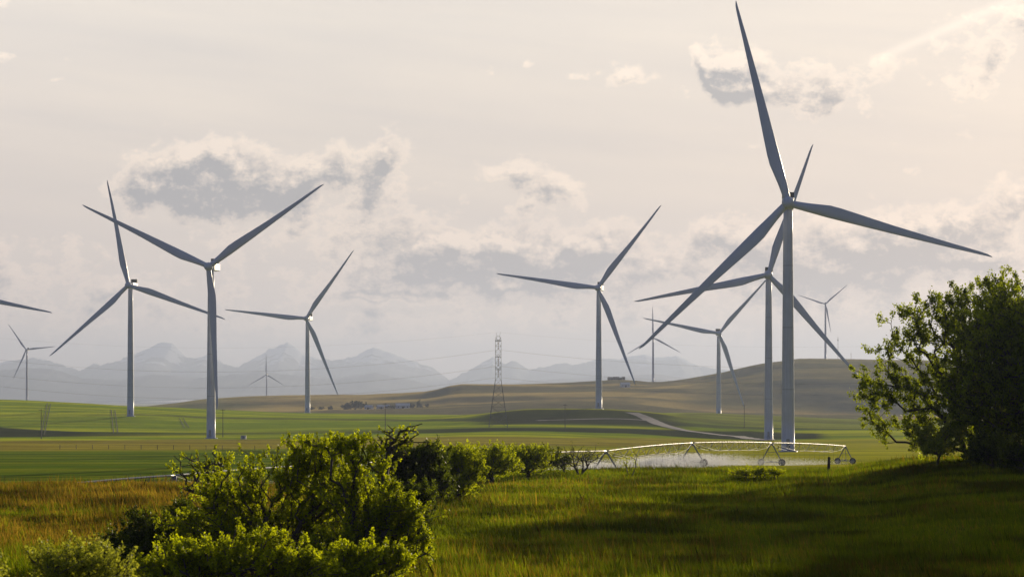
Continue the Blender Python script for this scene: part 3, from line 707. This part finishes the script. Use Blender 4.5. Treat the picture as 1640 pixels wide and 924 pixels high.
for i, (g_, T) in enumerate(tp):
    d = Vector((PT[min(i+1, 7)][0] - PT[max(i-1, 0)][0], PT[min(i+1, 7)][1] - PT[max(i-1, 0)][1], 0)).normalized()
    s_ = Vector((d.y, -d.x, 0)); hw = 2.0 if i < 7 else 1.6
    fm = MB(); zb = g_.z + .72
    L_, R_ = g_ - s_*hw + Vector((0, 0, .72)), g_ + s_*hw + Vector((0, 0, .72))
    for k in (-1, 1):
        tt = T + d*.25*k
        for E_ in (L_, R_): fm.bar(E_ + d*.12*k, tt, .07, .06)
    fm.bar(L_, R_, .09); m1 = L_.lerp(T, .5); m2 = R_.lerp(T, .5); fm.bar(m1, m2, .04)
    fm.bar(T, T + Vector((0, 0, .35)), .07); fm.box(T - Vector((0, 0, .25)), (.22, .22, .2)); fm.box(L_.lerp(R_, .5) + Vector((0, 0, .12)), (.3, .18, .14))
    if i == 7: fm.bar(g_ + d*.9 + Vector((0, 0, .1)), T, .05)
    fm.obj('tower_frame', MAT['steel'], pr)
    for E_ in (L_, R_):
        w = link('wheel', WT, pr, E_ - Vector((0, 0, .05)) + d*.0, (0, 0, math.atan2(s_.y, s_.x))); link('rim', WR, w)
for i in range(7):
    A, B_ = tp[i][1], tp[i+1][1]; n = 32; L = (B_ - A).length; d = (B_ - A).normalized(); s_ = Vector((d.y, -d.x, 0)).normalized()
    def arch(k, b=1.0): return A.lerp(B_, k) + Vector((0, 0, b * 4 * k * (1 - k)))
    pts = [arch(k / n, .15) for k in range(n + 1)]
    MB().tube(pts, .09, 8).obj('span_pipe', MAT['pipe'], pr, True)
    tr = MB(); nt = 8
    low = {}
    for sy in (-1, 1):
        prev = A
        for k in range(1, nt):
            f_ = k / nt; q = arch(f_, .15); lo = q + s_*sy*.85 + Vector((0, 0, -1.45 * min(1, 4*f_*(1-f_)*1.5))); low[(sy, k)] = lo
            tr.bar(prev, lo, .028, n=5); prev = lo
            tr.bar(q, lo, .04, n=4)
            if k < nt - 1: tr.bar(arch((k + 1) / nt, .15), lo, .032, n=4)
        tr.bar(prev, B_, .022, n=5)
    for k in range(1, nt): tr.bar(low[(-1, k)], low[(1, k)], .04, n=4)
    tr.obj('truss', MAT['lattice'], pr)
    for k in range(1, 15):
        q = arch(k / 15, .15); gz_ = Hs(q.x + pr0.x, q.y + pr0.y) - pr0.z; off = s_ * .25; e_ = Vector((q.x + off.x*1.3, q.y + off.y*1.3, 0))
        MB().tube([q + Vector((0, 0, .1)), q + Vector((0, 0, .28)), q + off + Vector((0, 0, .3)), q + off*1.3 + Vector((0, 0, -.2)), e_ + Vector((0, 0, gz_ + 1.15)), e_ + Vector((0, 0, gz_ + 1.1)), e_ + Vector((0, 0, gz_ + .98))],
                  [.02, .02, .02, .02, .02, .06, .03], 4).obj('drop_hose', MAT['rubber'], pr)

# spray drifting from the nozzles
rng = np.random.default_rng(5)
N = 620000
f_ = rng.random(N) ** 1.0
pyx = np.array([p[0] for p in PT]); pyy = np.array([p[1] for p in PT])
yy = 338 + f_ * 165; xx = np.interp(yy, pyy, pyx)
yy = yy + rng.normal(0, 3.5, N); xx = xx + rng.normal(0, 2.5, N) - 2.0
dens = np.interp(yy, [335, 350, 400, 430, 460, 510], [1, 1, .9, .38, .10, .04]) * (.30 + .70 * ss(fbm(xx / 3, yy / 5, 3, 77), .35, .6))
keep = rng.random(N) < dens; xx, yy = xx[keep], yy[keep]
top = np.interp(yy, [338, 352, 400, 450, 505], [1.1, 1.55, 1.75, 1.3, 1.0])
top = top * (.6 + .8 * fbm(xx / 4, yy / 6, 3, 79)); zz = H(xx, yy) + .05 + top * rng.beta(1.1, 2.2, len(xx)) * 1.25
sz = rng.uniform(.018, .038, len(xx)) * np.where(yy < 415, 1.3, 1.0)
def card_mesh(name, P_, size, mat, aspect=1.0, col=None, up=None, rng=rng):
    n = len(P_); a = rng.normal(size=(n, 3)); a /= np.linalg.norm(a, axis=1)[:, None]
    b_ = rng.normal(size=(n, 3)); b_ -= a * (a * b_).sum(1)[:, None]; b_ /= np.linalg.norm(b_, axis=1)[:, None]
    s0 = size[:, None]; V = np.stack([P_ - a*s0, P_ + b_*s0*aspect, P_ + a*s0, P_ - b_*s0*aspect], 1).reshape(-1, 3)
    f = np.arange(n * 4).reshape(n, 4); c = None if col is None else np.repeat(col, 4, 0)
    return mesh_np(name, V, f, mat, False, c)
wm = bpy.data.materials.new('water_droplets'); wm.use_nodes = True; wm.node_tree.nodes.clear(); t = NT(wm.node_tree)
nzz = t.noise(t.n('ShaderNodeTexCoord').outputs['Object'], 1.5, 2)
wc = t.ramp(nzz, [(.3, (.80, .82, .86)), (.7, (.95, .95, .95))])
d1 = t.n('ShaderNodeBsdfDiffuse'); d2 = t.n('ShaderNodeBsdfTranslucent'); ms_ = t.n('ShaderNodeMixShader'); ms_.inputs[0].default_value = .7
t.put(d1.inputs[0], wc); t.put(d2.inputs[0], wc); t.put(ms_.inputs[1], d1.outputs[0]); t.put(ms_.inputs[2], d2.outputs[0])
mo = t.n('ShaderNodeOutputMaterial'); t.put(mo.inputs[0], ms_.outputs[0])
sp_ = link('water_spray', card_mesh('water_spray', np.stack([xx, yy, zz], 1), sz, wm)); tag(sp_, 'white sprinkler mist drifting low over the field under the irrigation pipe', 'spray', kind='stuff')

# wooden post
x, y, z = hit(1327, 756, 150, 215); z = Hs(x, y)
r = empty('wooden_post', (x, y, z)); tag(r, "short dark wooden post standing alone at the field edge by the pipe's end", 'post')
MB().tube([(0, 0, -.4), (.01, 0, .4), (.03, 0, .9), (.05, .01, 1.28)], [.13, .125, .12, .11], 8).obj('post', MAT['wood'], r)
MB().tube([(.03, -.13, .8), (.20, -.14, .86)], .02, 5).obj('wire_stub', MAT['lattice'], r)

# ------------------------------------------------------------------ plants
def leaf_material(name, dark, light, trans, tcol, rough=.5):
    m = bpy.data.materials.new(name); m.use_nodes = True; m.node_tree.nodes.clear(); t = NT(m.node_tree)
    vc = t.n('ShaderNodeVertexColor', layer_name='Col').outputs[0]
    s_ = t.n('ShaderNodeSeparateColor'); t.put(s_.inputs[0], vc)
    c = t.mix(s_.outputs[0], (*dark, 1), (*light, 1))
    ct_ = t.mix(1.0, c, (*tcol, 1), blend='MULTIPLY')
    d = t.n('ShaderNodeBsdfPrincipled'); t.put(d.inputs['Base Color'], c); d.inputs['Roughness'].default_value = rough; d.inputs['Specular IOR Level'].default_value = .25
    tr = t.n('ShaderNodeBsdfTranslucent'); t.put(tr.inputs[0], ct_)
    mx = t.n('ShaderNodeMixShader'); mx.inputs[0].default_value = trans
    t.put(mx.inputs[1], d.outputs[0]); t.put(mx.inputs[2], tr.outputs[0])
    mo = t.n('ShaderNodeOutputMaterial'); t.put(mo.inputs[0], mx.outputs[0]); return m
LM = dict(
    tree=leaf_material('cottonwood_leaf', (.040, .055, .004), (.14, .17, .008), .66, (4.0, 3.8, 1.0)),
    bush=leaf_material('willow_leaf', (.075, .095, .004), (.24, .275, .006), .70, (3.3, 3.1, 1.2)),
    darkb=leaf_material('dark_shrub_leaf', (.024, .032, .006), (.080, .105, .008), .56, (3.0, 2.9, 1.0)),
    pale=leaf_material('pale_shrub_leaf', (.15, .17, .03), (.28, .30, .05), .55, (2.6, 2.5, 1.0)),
    far=leaf_material('far_tree_leaf', (.030, .040, .020), (.060, .070, .030), .30, (1.6, 1.6, .9)))
BARK = material('grey_brown_bark', (.13, .10, .08), .85, var=.5, vscale=5, spec=.2)
BARK2 = material('pale_branch_bark', (.16, .13, .10), .8, var=.5, vscale=5, spec=.2)

def skeleton(base, pts, rng, step=.45, pen=.25, bend=.12, stems=1):
    pos = [np.array(base, float)]; par = [-1]; plen = [0.0]
    order = np.argsort(np.linalg.norm(pts - base, axis=1) + rng.normal(0, .2, len(pts)))
    PA = np.zeros((len(pts) * 14 + 10, 3)); LA = np.zeros(len(PA)); PA[0] = base; n = 1; tips = []
    for oi in order:
        p = pts[oi]; dd = np.linalg.norm(PA[:n] - p, axis=1); up = np.maximum(0, PA[:n, 2] - p[2])
        k = int(np.argmin(dd + pen * LA[:n] + .5 * up)); a = PA[k].copy(); L = np.linalg.norm(p - a)
        m = max(1, int(L / step)); off = rng.normal(0, bend * L ** .7, 3); prev = k
        for j in range(1, m + 1):
            if n >= len(PA) - 1: break
            f = j / m; q = a + (p - a) * f + off * math.sin(math.pi * f) + rng.normal(0, .03 * step, 3) + np.array([0, 0, .10 * L * math.sin(math.pi * f)])
            PA[n] = q; LA[n] = LA[prev] + np.linalg.norm(q - PA[prev]); par.append(prev); prev = n; n += 1
        tips.append(prev)
    return PA[:n], np.array(par), tips
def tree_parts(name_root, base, lobes, nb, nleaf, lsize, leafmat, rng, tip_r=.012, spread=.35, bark=None, thin=.42, gap=.45, gexp=.46, minz=None, baretips=0., step=.45, bend=.12, root=None, extra_pts=None, aspect=.55, pen=.25, shoot=.55):
    """lobes: (cx,cy,cz, rx,ry,rz, weight) around the base point"""
    base = np.array(base, float); lo = np.array(lobes, float); w = lo[:, 6] * lo[:, 3] * lo[:, 4] * lo[:, 5]; w /= w.sum()
    pts = []
    while len(pts) < nb:
        k = rng.choice(len(lo), p=w); v = rng.normal(size=3); v /= np.linalg.norm(v); v *= rng.random() ** thin
        p = lo[k, :3] + v * lo[k, 3:6] * (1 + .18 * rng.normal()) * (rng.uniform(1.15, 1.5) if rng.random() < .06 and v[2] > 0 else 1)
        if vnoise(np.array([p[0] * 1.1 + 40]), np.array([p[2] * 1.1 + p[1] * .9 + 30]), 3)[0] < gap - rng.random() * .25: continue
        if minz is not None and p[2] < minz: continue
        pts.append(p)
    pts = np.array(pts)
    if extra_pts is not None: pts = np.concatenate([pts, np.array(extra_pts)])
    P_, par, tips = skeleton((0, 0, -.2), pts, rng, step, pen=pen, bend=bend)
    cnt = np.zeros(len(P_)); cnt[tips] += 1
    for i in range(len(P_) - 1, 0, -1): cnt[par[i]] += cnt[i]
    r = tip_r * np.maximum(cnt, .7) ** gexp
    # trunk tubes
    n = 5; ang = np.arange(n) * 2 * math.pi / n; a = P_[par[1:]]; b_ = P_[1:]; d = b_ - a; L = np.linalg.norm(d, axis=1); ok = L > 1e-4
    a, b_, d, L = a[ok], b_[ok], d[ok] / L[ok][:, None], L[ok]; ra = np.minimum(r[par[1:]][ok], r[1:][ok] * 1.35); rb = r[1:][ok]
    ref = np.where(np.abs(d[:, 2:3]) > .9, np.array([[1., 0, 0]]), np.array([[0, 0, 1.]])); u = np.cross(d, ref); u /= np.linalg.norm(u, axis=1)[:, None]; v = np.cross(d, u)
    ring = np.cos(ang)[None, :, None] * u[:, None, :] + np.sin(ang)[None, :, None] * v[:, None, :]
    V = np.concatenate([(a[:, None] + ring * ra[:, None, None])[:, None], (b_[:, None] + d[:, None] * .01 + ring * rb[:, None, None])[:, None]], 1).reshape(-1, 3)
    m = len(a); o = (np.arange(m) * 2 * n)[:, None]; i = np.arange(n)[None]; j = (i + 1) % n
    f = np.stack([o + i, o + j, o + n + j, o + n + i], -1).reshape(-1, 4)
    root = root or empty(name_root, tuple(base))
    link('trunk', mesh_np('trunk', V, f, bark or BARK, True), root)
    # leaves
    tp_ = P_[np.array(tips)]
    if baretips: tp_ = tp_[rng.random(len(tp_)) > baretips]
    if nleaf and len(tp_):
        cs = rng.choice(len(tp_), nleaf); sc = rng.uniform(.6, 1.2, len(tp_))
        g_ = rng.normal(size=(nleaf, 3)); g_ /= np.linalg.norm(g_, axis=1)[:, None]; rad = spread * sc[cs] * rng.random(nleaf) ** .55
        dr = tp_ - tp_.mean(0); dr /= np.linalg.norm(dr, axis=1)[:, None] + 1e-6; dr = dr * .6 + np.array([0, 0, .8]) + rng.normal(0, .45, dr.shape); dr /= np.linalg.norm(dr, axis=1)[:, None]
        LP = tp_[cs] + dr[cs] * (rng.uniform(-.9, 1.1, nleaf) * spread * sc[cs])[:, None] + g_ * (rad * shoot)[:, None]
        tint = np.clip(.5 + .22 * rng.normal(size=nleaf) + .95 * (rng.random(len(tp_))[cs] - .5), 0, 1)
        col = np.stack([tint, tint, tint], 1)
        link('crown', card_mesh('crown', LP, lsize * rng.uniform(.6, 1.25, nleaf), leafmat, aspect, col, rng=rng), root)
    return root
def lob(px, py, d, bx, by_, bz, rx, rz, dy=0, ry=None, w=1):
    """lobe seen at photo px,py with radii rx, rz in photo pixels, in coordinates about the base"""
    k = d / F; return ((px - 820) * k - bx, dy, (HZ - py) * k - bz, rx * k, (ry if ry else rx) * k, rz * k, w)

# the big tree on the right
d = 185; bx, by_, bz = (1575 - 820) / F * d, d, Hs((1575 - 820) / F * d, d)
LB = [(1580, 520, 85, 75), (1500, 505, 58, 55), (1450, 545, 38, 45), (1640, 520, 90, 80), (1540, 600, 100, 70), (1440, 610, 62, 48), (1400, 630, 42, 34), (1455, 668, 50, 38), (1620, 620, 110, 80), (1710, 560, 100, 90), (1720, 650, 100, 60), (1560, 670, 90, 45), (1480, 478, 30, 24), (1555, 462, 30, 22), (1600, 462, 34, 24), (1420, 520, 16, 22), (1430, 690, 40, 26), (1500, 700, 60, 34), (1395, 665, 26, 18), (1385, 610, 28, 26), (1420, 570, 30, 30), (1460, 690, 34, 22)]
rngT = np.random.default_rng(11)
tr_ = tree_parts('broadleaf_tree', (bx, by_, bz), [lob(a, b_, d, bx, by_, bz, c, e) for a, b_, c, e in LB], 2400, 150000, .11, LM['tree'], rngT, tip_r=.016, spread=.42, shoot=.75, gap=.40, thin=.36, step=.7)
tag(tr_, 'big dark green broadleaf tree with a wide crown at the right edge of the meadow', 'tree')

for k, (x, y, sc_, lab) in enumerate([(43, 162, .95, 'broadleaf tree added for shade outside the right edge, nearest neighbour of the big one'), (45, 142, .95, 'broadleaf tree added for shade outside the right edge, second from the big one'),
        (39, 121, .85, 'broadleaf tree added for shade outside the right edge, third from the big one'), (31, 96, .62, 'broadleaf tree added for shade outside the right edge, last one near the camera'), (36, 108, .75, 'broadleaf tree added for shade outside the right edge, fourth from the big one'), (43, 178, 1.0, 'broadleaf tree added for shade mostly outside the right edge, just behind the big one')]):
    o = tr_.copy(); C.objects.link(o)  # copies added along the right edge so their shadows darken the meadow
    for ch in tr_.children: c = ch.copy(); C.objects.link(c); c.parent = o
    o.location = (x, y, Hs(x, y)); o.scale = (sc_,) * 3; o.rotation_euler = (0, 0, 1.1 + k * 1.7); tag(o, lab, 'tree', 'broadleaf trees added beyond the right edge for shade')

def bush(cx, ground_py, d, lobes, nb, nleaf, lsize, mat, label, seed, group='shrubs in the meadow', name='shrub', cat='shrub', **kw):
    x = (cx - 820) / F * d; z = Hs(x, d); rg = np.random.default_rng(seed)
    kw.setdefault('tip_r', .008)
    o = tree_parts(name, (x, d, z), [lob(a, b_, d, x, d, z, c, e, dy=(rg.random() - .5) * c * d / F * .8) for a, b_, c, e in lobes], nb, nleaf, lsize, mat, rg, **kw)
    tag(o, label, cat, group); return o
# right side shrubs
bush(1500, 735, 176, [(1478, 700, 18, 18), (1505, 690, 20, 20), (1532, 695, 18, 20), (1500, 715, 38, 12), (1520, 680, 10, 10), (1470, 690, 9, 8)], 260, 9500, .075, LM['pale'], 'pale green loose shrub standing in front of the big tree at left', 21, spread=.28, bark=BARK2, gap=.3)
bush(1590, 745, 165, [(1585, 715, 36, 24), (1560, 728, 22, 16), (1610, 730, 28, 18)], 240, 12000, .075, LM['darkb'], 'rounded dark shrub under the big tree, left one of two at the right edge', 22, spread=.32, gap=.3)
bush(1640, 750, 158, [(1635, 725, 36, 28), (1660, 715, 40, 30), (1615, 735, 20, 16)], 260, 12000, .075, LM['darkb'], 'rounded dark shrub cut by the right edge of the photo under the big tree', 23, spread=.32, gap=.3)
# hedge of shrubs running back towards the machine
HB = [
 (905, 754, 196, [(880, 733, 22, 16), (900, 738, 20, 13)], 200, 5000, 'darkb', 'low dark scrub at the far end of the hedge, by the bare thorny shrub', 31, .35),
 (845, 757, 186, [(855, 726, 34, 14), (812, 728, 34, 16), (838, 742, 38, 13), (866, 736, 18, 16)], 620, 24000, 'bush', 'bright green rounded shrub at the far end of the hedge in sun', 32, 0),
 (780, 768, 168, [(795, 732, 28, 20), (760, 734, 34, 20), (785, 752, 36, 15), (815, 745, 24, 12)], 560, 20000, 'bush', 'bright green shrub second from the far end of the hedge', 33, 0),
 (730, 795, 140, [(720, 736, 34, 24), (750, 745, 30, 28), (715, 766, 36, 28), (745, 775, 28, 22)], 760, 30000, 'bush', 'wide half shaded shrub in the middle of the hedge', 34, 0),
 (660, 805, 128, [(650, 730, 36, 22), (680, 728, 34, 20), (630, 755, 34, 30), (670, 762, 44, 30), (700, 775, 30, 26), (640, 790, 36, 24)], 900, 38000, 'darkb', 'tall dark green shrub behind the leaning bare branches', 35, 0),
]
for cx, gp, d, lobes, nb, nl, mk, lab, sd_, bt in HB:
    bush(cx, gp, d, lobes, nb, nl, .068, LM[mk], lab, sd_, group='hedge of shrubs', spread=.24, gap=.22, baretips=bt)
# bare thorny shrub and small sapling before the spray
bush(930, 755, 190, [(925, 730, 34, 18), (950, 728, 22, 18), (905, 735, 20, 14)], 85, 300, .05, LM['darkb'], 'bare dark thorny shrub with twisted twigs at the left end of the spray', 41, group='bare shrubs by the spray', tip_r=.016, gap=.2, bend=.2, pen=.5)
bush(1010, 758, 186, [(1003, 740, 10, 8), (1016, 733, 7, 12), (1018, 745, 8, 8)], 26, 420, .05, LM['bush'], 'tiny thin sapling in front of the white spray', 42, group='bare shrubs by the spray', tip_r=.012, gap=.1, pen=.5)
# low clumps at the edge of the meadow near the post
for k, (cx, w_, h_, lab) in enumerate([(1190, 20, 6, 'low leafy clump at the meadow edge below the nearest turbine, left one'), (1217, 16, 7, 'low leafy clump at the meadow edge below the nearest turbine, middle one'), (1242, 16, 5, 'low leafy clump at the meadow edge below the nearest turbine, right one')]):
    bush(cx, 762, 178, [(cx, 756, w_, h_), (cx + 6 - 5*k, 752, w_*.4, h_)], 70, 1500, .06, LM['bush'], lab, 51 + k, group='low clumps at the meadow edge', spread=.22, gap=.25)
# big foreground shrubs
FB = 'foreground thicket of shrubs and small trees'
bush(430, 930, 80, [(430, 765, 55, 45), (500, 735, 48, 38), (510, 790, 60, 60), (395, 830, 70, 60), (470, 860, 70, 60), (345, 790, 40, 40), (430, 735, 26, 18), (560, 800, 40, 60), (330, 860, 50, 50), (520, 712, 26, 12), (470, 712, 14, 12), (360, 730, 14, 18), (290, 840, 40, 30)], 2000, 74000, .050, LM['bush'],
     'bushy sunlit small tree with yellow green leaves, biggest of the foreground thicket', 61, group=FB, name='small_tree', cat='tree', spread=.17, gap=.30, tip_r=.009, bark=BARK, bend=.16)
bush(590, 935, 77, [(560, 715, 42, 22), (590, 745, 34, 30), (570, 785, 50, 40), (625, 810, 36, 40), (600, 850, 60, 60), (550, 890, 70, 50), (650, 870, 44, 50), (660, 820, 26, 30), (500, 705, 20, 10)], 1700, 64000, .050, LM['bush'],
     'sunlit leafy small tree at the right side of the foreground thicket', 62, group=FB, name='small_tree', cat='tree', spread=.17, gap=.30, tip_r=.009, bend=.16)
ex = [(600, 860), (612, 800), (618, 760), (640, 735), (655, 715), (668, 695), (676, 678), (645, 705), (625, 700), (612, 690), (603, 705), (598, 720), (632, 715), (655, 700), (640, 690), (660, 690), (615, 720), (650, 725), (630, 690), (622, 715), (606, 684), (690, 708)]
d = 79; x = (575 - 820) / F * d; z = Hs(x, d); rg = np.random.default_rng(63)
ep = [((a - 820) / F * d - x + 0, rg.normal() * .15, (HZ - b_) / F * d - z) for a, b_ in ex]
o = tree_parts('bare_tree', (x, d, z), [lob(628, 708, d, x, d, z, 26, 24), lob(655, 695, d, x, d, z, 18, 18)], 90, 1100, .045, LM['bush'], rg, tip_r=.014, spread=.10, gap=.1, extra_pts=ep, bend=.12, bark=BARK, baretips=.3, pen=.10, gexp=.42)
tag(o, 'leaning nearly bare tree with thin twigs rising above the thicket', 'tree', FB)
d = 88; x = (380 - 820) / F * d; z = Hs(x, d); rg = np.random.default_rng(64)
o = tree_parts('bare_tree', (x, d, z), [lob(315, 748, d, x, d, z, 46, 26), lob(300, 775, d, x, d, z, 26, 20), lob(350, 740, d, x, d, z, 30, 26), lob(345, 800, d, x, d, z, 34, 26)], 150, 2600, .042, LM['bush'], rg, tip_r=.014, spread=.12, gap=.1, bend=.22, bark=BARK, baretips=.45, pen=.15, gexp=.42)
tag(o, 'half bare crooked tree with dark twigs on the left side of the thicket', 'tree', FB)
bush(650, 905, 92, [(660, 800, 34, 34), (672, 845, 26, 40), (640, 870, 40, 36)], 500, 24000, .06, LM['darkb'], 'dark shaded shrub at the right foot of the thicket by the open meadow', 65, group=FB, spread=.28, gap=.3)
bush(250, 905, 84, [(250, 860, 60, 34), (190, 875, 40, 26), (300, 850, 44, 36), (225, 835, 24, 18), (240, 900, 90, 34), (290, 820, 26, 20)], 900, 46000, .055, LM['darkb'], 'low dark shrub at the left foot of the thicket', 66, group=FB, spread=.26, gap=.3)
bush(350, 960, 62, [(330, 900, 70, 40), (420, 890, 60, 40), (480, 910, 60, 34), (250, 915, 44, 26)], 900, 40000, .046, LM['bush'], 'low leafy shrub cut by the bottom edge below the biggest tree of the thicket', 67, group=FB, spread=.15, gap=.25)
bush(560, 960, 64, [(560, 905, 50, 34), (620, 900, 40, 36), (520, 920, 50, 30)], 700, 32000, .046, LM['bush'], 'low leafy shrub cut by the bottom edge at the right of the thicket', 68, group=FB, spread=.15, gap=.25)
# nearest blurred shrubs at the lower left
bush(130, 990, 30, [(130, 905, 60, 34), (190, 888, 36, 24), (70, 895, 30, 22), (100, 940, 70, 40), (190, 930, 50, 36), (125, 868, 12, 14), (45, 890, 16, 12)], 420, 15000, .022, LM['pale'], 'out of focus shrub nearest the camera in the lower left corner', 69, group='nearest shrubs in the lower left', spread=.11, gap=.35, tip_r=.004, step=.2)
bush(-22, 990, 28, [(-10, 905, 16, 24), (-30, 930, 40, 30)], 90, 4000, .02, LM['pale'], 'sprig of leaves poking in at the left edge of the photo', 70, group='nearest shrubs in the lower left', spread=.1, gap=.3, tip_r=.004, step=.2)

# far trees about the farm
rg = np.random.default_rng(90)
FT = [(498, 15, 5, 'loose'), (514, 12, 6, 'loose'), (530, 10, 7, 'loose'), (556, 22, 11, 'dense'), (570, 20, 15, 'dense'), (578, 12, 12, 'pale'), (586, 9, 10, 'pale'), (627, 14, 6, 'dense'), (636, 10, 6, 'dense'), (660, 12, 8, 'dense'), (672, 12, 8, 'dense'), (684, 8, 6, 'dense'), (670, 7, 11, 'pale')]
lab_i = 0; protos = []
for i in range(3):
    o = tree_parts('far_tree', (0, 0, 0), [(0, 0, 4.2, 3.0, 3.0, 3.0, 1), (1.4, .5, 3.2, 2.2, 2, 2, 1), (-1.5, -.3, 3.0, 2.0, 2, 1.8, 1)], 70, 2600, .38, LM['far'], rg, tip_r=.05, spread=.9, gap=.2, step=1.2); protos.append(o)
used = set()
for i, (px, w_, h_, kd) in enumerate(FT):
    dd = fd + (40 if kd == 'pale' else 15) + (i % 3) * 12; x = (px - 820) / F * dd; hh = h_ / F * dd / 7.2; ww_ = max(.6, w_ / F * dd / 7.5)
    pr_ = protos[i % 3]
    if i % 3 in used:
        o = pr_.copy(); C.objects.link(o)
        for ch in pr_.children: c = ch.copy(); C.objects.link(c); c.parent = o
    else: o = pr_; used.add(i % 3)
    o.location = (x, dd, Hs(x, dd)); o.scale = (ww_, ww_, hh); o.rotation_euler = (0, 0, i * 1.3)
    where = ['leftmost', 'second from the left', 'third from the left', 'fourth from the left', 'fifth from the left', 'sixth from the left', 'seventh from the left', 'eighth from the left', 'ninth from the left', 'tenth from the left', 'eleventh from the left', 'rightmost', 'the paler one'][i]
    tag(o, f'small hazy far tree by the farm behind the green field, {where}', 'tree', 'far trees about the farm')

# ------------------------------------------------------------------ meadow grass
def grass(name, n, region, seed, hmin, hmax, wid, mat, colf, label, lean=.35):
    rg = np.random.default_rng(seed)
    y0, y1 = region; u1 = rg.random(n); y = y0 * (y1 / y0) ** (u1 ** 1.05); x = (rg.random(n) * 2 - 1) * (.232 * y + 2.5)
    return x, y, rg
rg = np.random.default_rng(101)
N = 1600000
y = 68 * (222 / 68) ** (rg.random(N) ** .9); x = (rg.random(N) * 2 - 1) * (.228 * y + 3)
px = 820 + F * x / y
patch = fbm(x / 7, y / 9, 4, 61); fine = fbm(x / 1.3, y / 1.6, 3, 63)
clump = rg.random(N) < (.35 + .9 * ss(fine, .38, .62)); x, y, px, patch, fine = x[clump], y[clump], px[clump], patch[clump], fine[clump]; n = len(x)
leftz = 1 - ss(px, 330, 620)
tanp = np.clip(.03 + .13 * ss(patch, .48, .62) + leftz * .48 * ss(y, 88, 100) - leftz * .6 * np.exp(-((y - 118) / 5.0) ** 2), 0, .92)
istan = rg.random(n) < tanp
h = rg.uniform(.14, .36, n) * (.75 + .6 * patch) * np.where(istan, 1.25, 1.0) * np.where(rg.random(n) < .05, 1.8, 1.0) * (.7 + .6 * ss(fbm(x / 4.1, y / 6, 3, 73), .3, .7))
w = .0046 * (1 + y / 60) * rg.uniform(.7, 1.3, n)
z = H(x, y) - .03
th = rg.random(n) * math.pi; wx, wy = np.cos(th) * w, np.sin(th) * w
ld = rg.normal(0, .16, (n, 2)) + np.array([-.10, -.03]); lx, ly = ld[:, 0] * h, ld[:, 1] * h
V = np.stack([np.stack([x - wx, y - wy, z], 1), np.stack([x + wx, y + wy, z], 1),
              np.stack([x + wx*.7 + lx*.35, y + wy*.7 + ly*.35, z + h*.55], 1), np.stack([x + lx, y + ly, z + h], 1), np.stack([x - wx*.7 + lx*.35, y - wy*.7 + ly*.35, z + h*.55], 1)], 1).reshape(-1, 3)
cg = lerp(c3(.024, .040, .003), c3(.066, .086, .004), rg.random(n)); ctn = lerp(c3(.052, .036, .012), c3(.095, .068, .022), rg.random(n))
mott = fbm(x / 3.5, y / 5.5, 3, 71); cc = np.where(istan[:, None], ctn, cg) * (.8 + .4 * patch)[:, None] * (.34 + .66 * ss(mott, .3, .7))[:, None]
gmat = bpy.data.materials.new('meadow_blade'); gmat.use_nodes = True; gmat.node_tree.nodes.clear(); t = NT(gmat.node_tree)
vc = t.n('ShaderNodeVertexColor', layer_name='Col').outputs[0]
gn = t.noise(t.n('ShaderNodeTexCoord').outputs['Object'], .35, 3)
vc = t.mix(1.0, vc, t.ramp(gn, [(.3, (.8, .85, .9)), (.7, (1.15, 1.1, 1.0))]), blend='MULTIPLY')
d1 = t.n('ShaderNodeBsdfDiffuse'); t.put(d1.inputs[0], vc); d2 = t.n('ShaderNodeBsdfTranslucent'); t.put(d2.inputs[0], t.mix(1.0, vc, (7.0, 6.4, 1.6, 1), blend='MULTIPLY'))
mx = t.n('ShaderNodeMixShader'); mx.inputs[0].default_value = .56; t.put(mx.inputs[1], d1.outputs[0]); t.put(mx.inputs[2], d2.outputs[0])
mo = t.n('ShaderNodeOutputMaterial'); t.put(mo.inputs[0], mx.outputs[0])
me = mesh_np('grass', V, np.arange(n * 5).reshape(n, 5), gmat, False, np.repeat(cc, 5, 0))
tag(link('grass', me), 'long meadow grass, green with dry tan patches, covering the foreground', 'grass', kind='stuff')
print('blades', n)
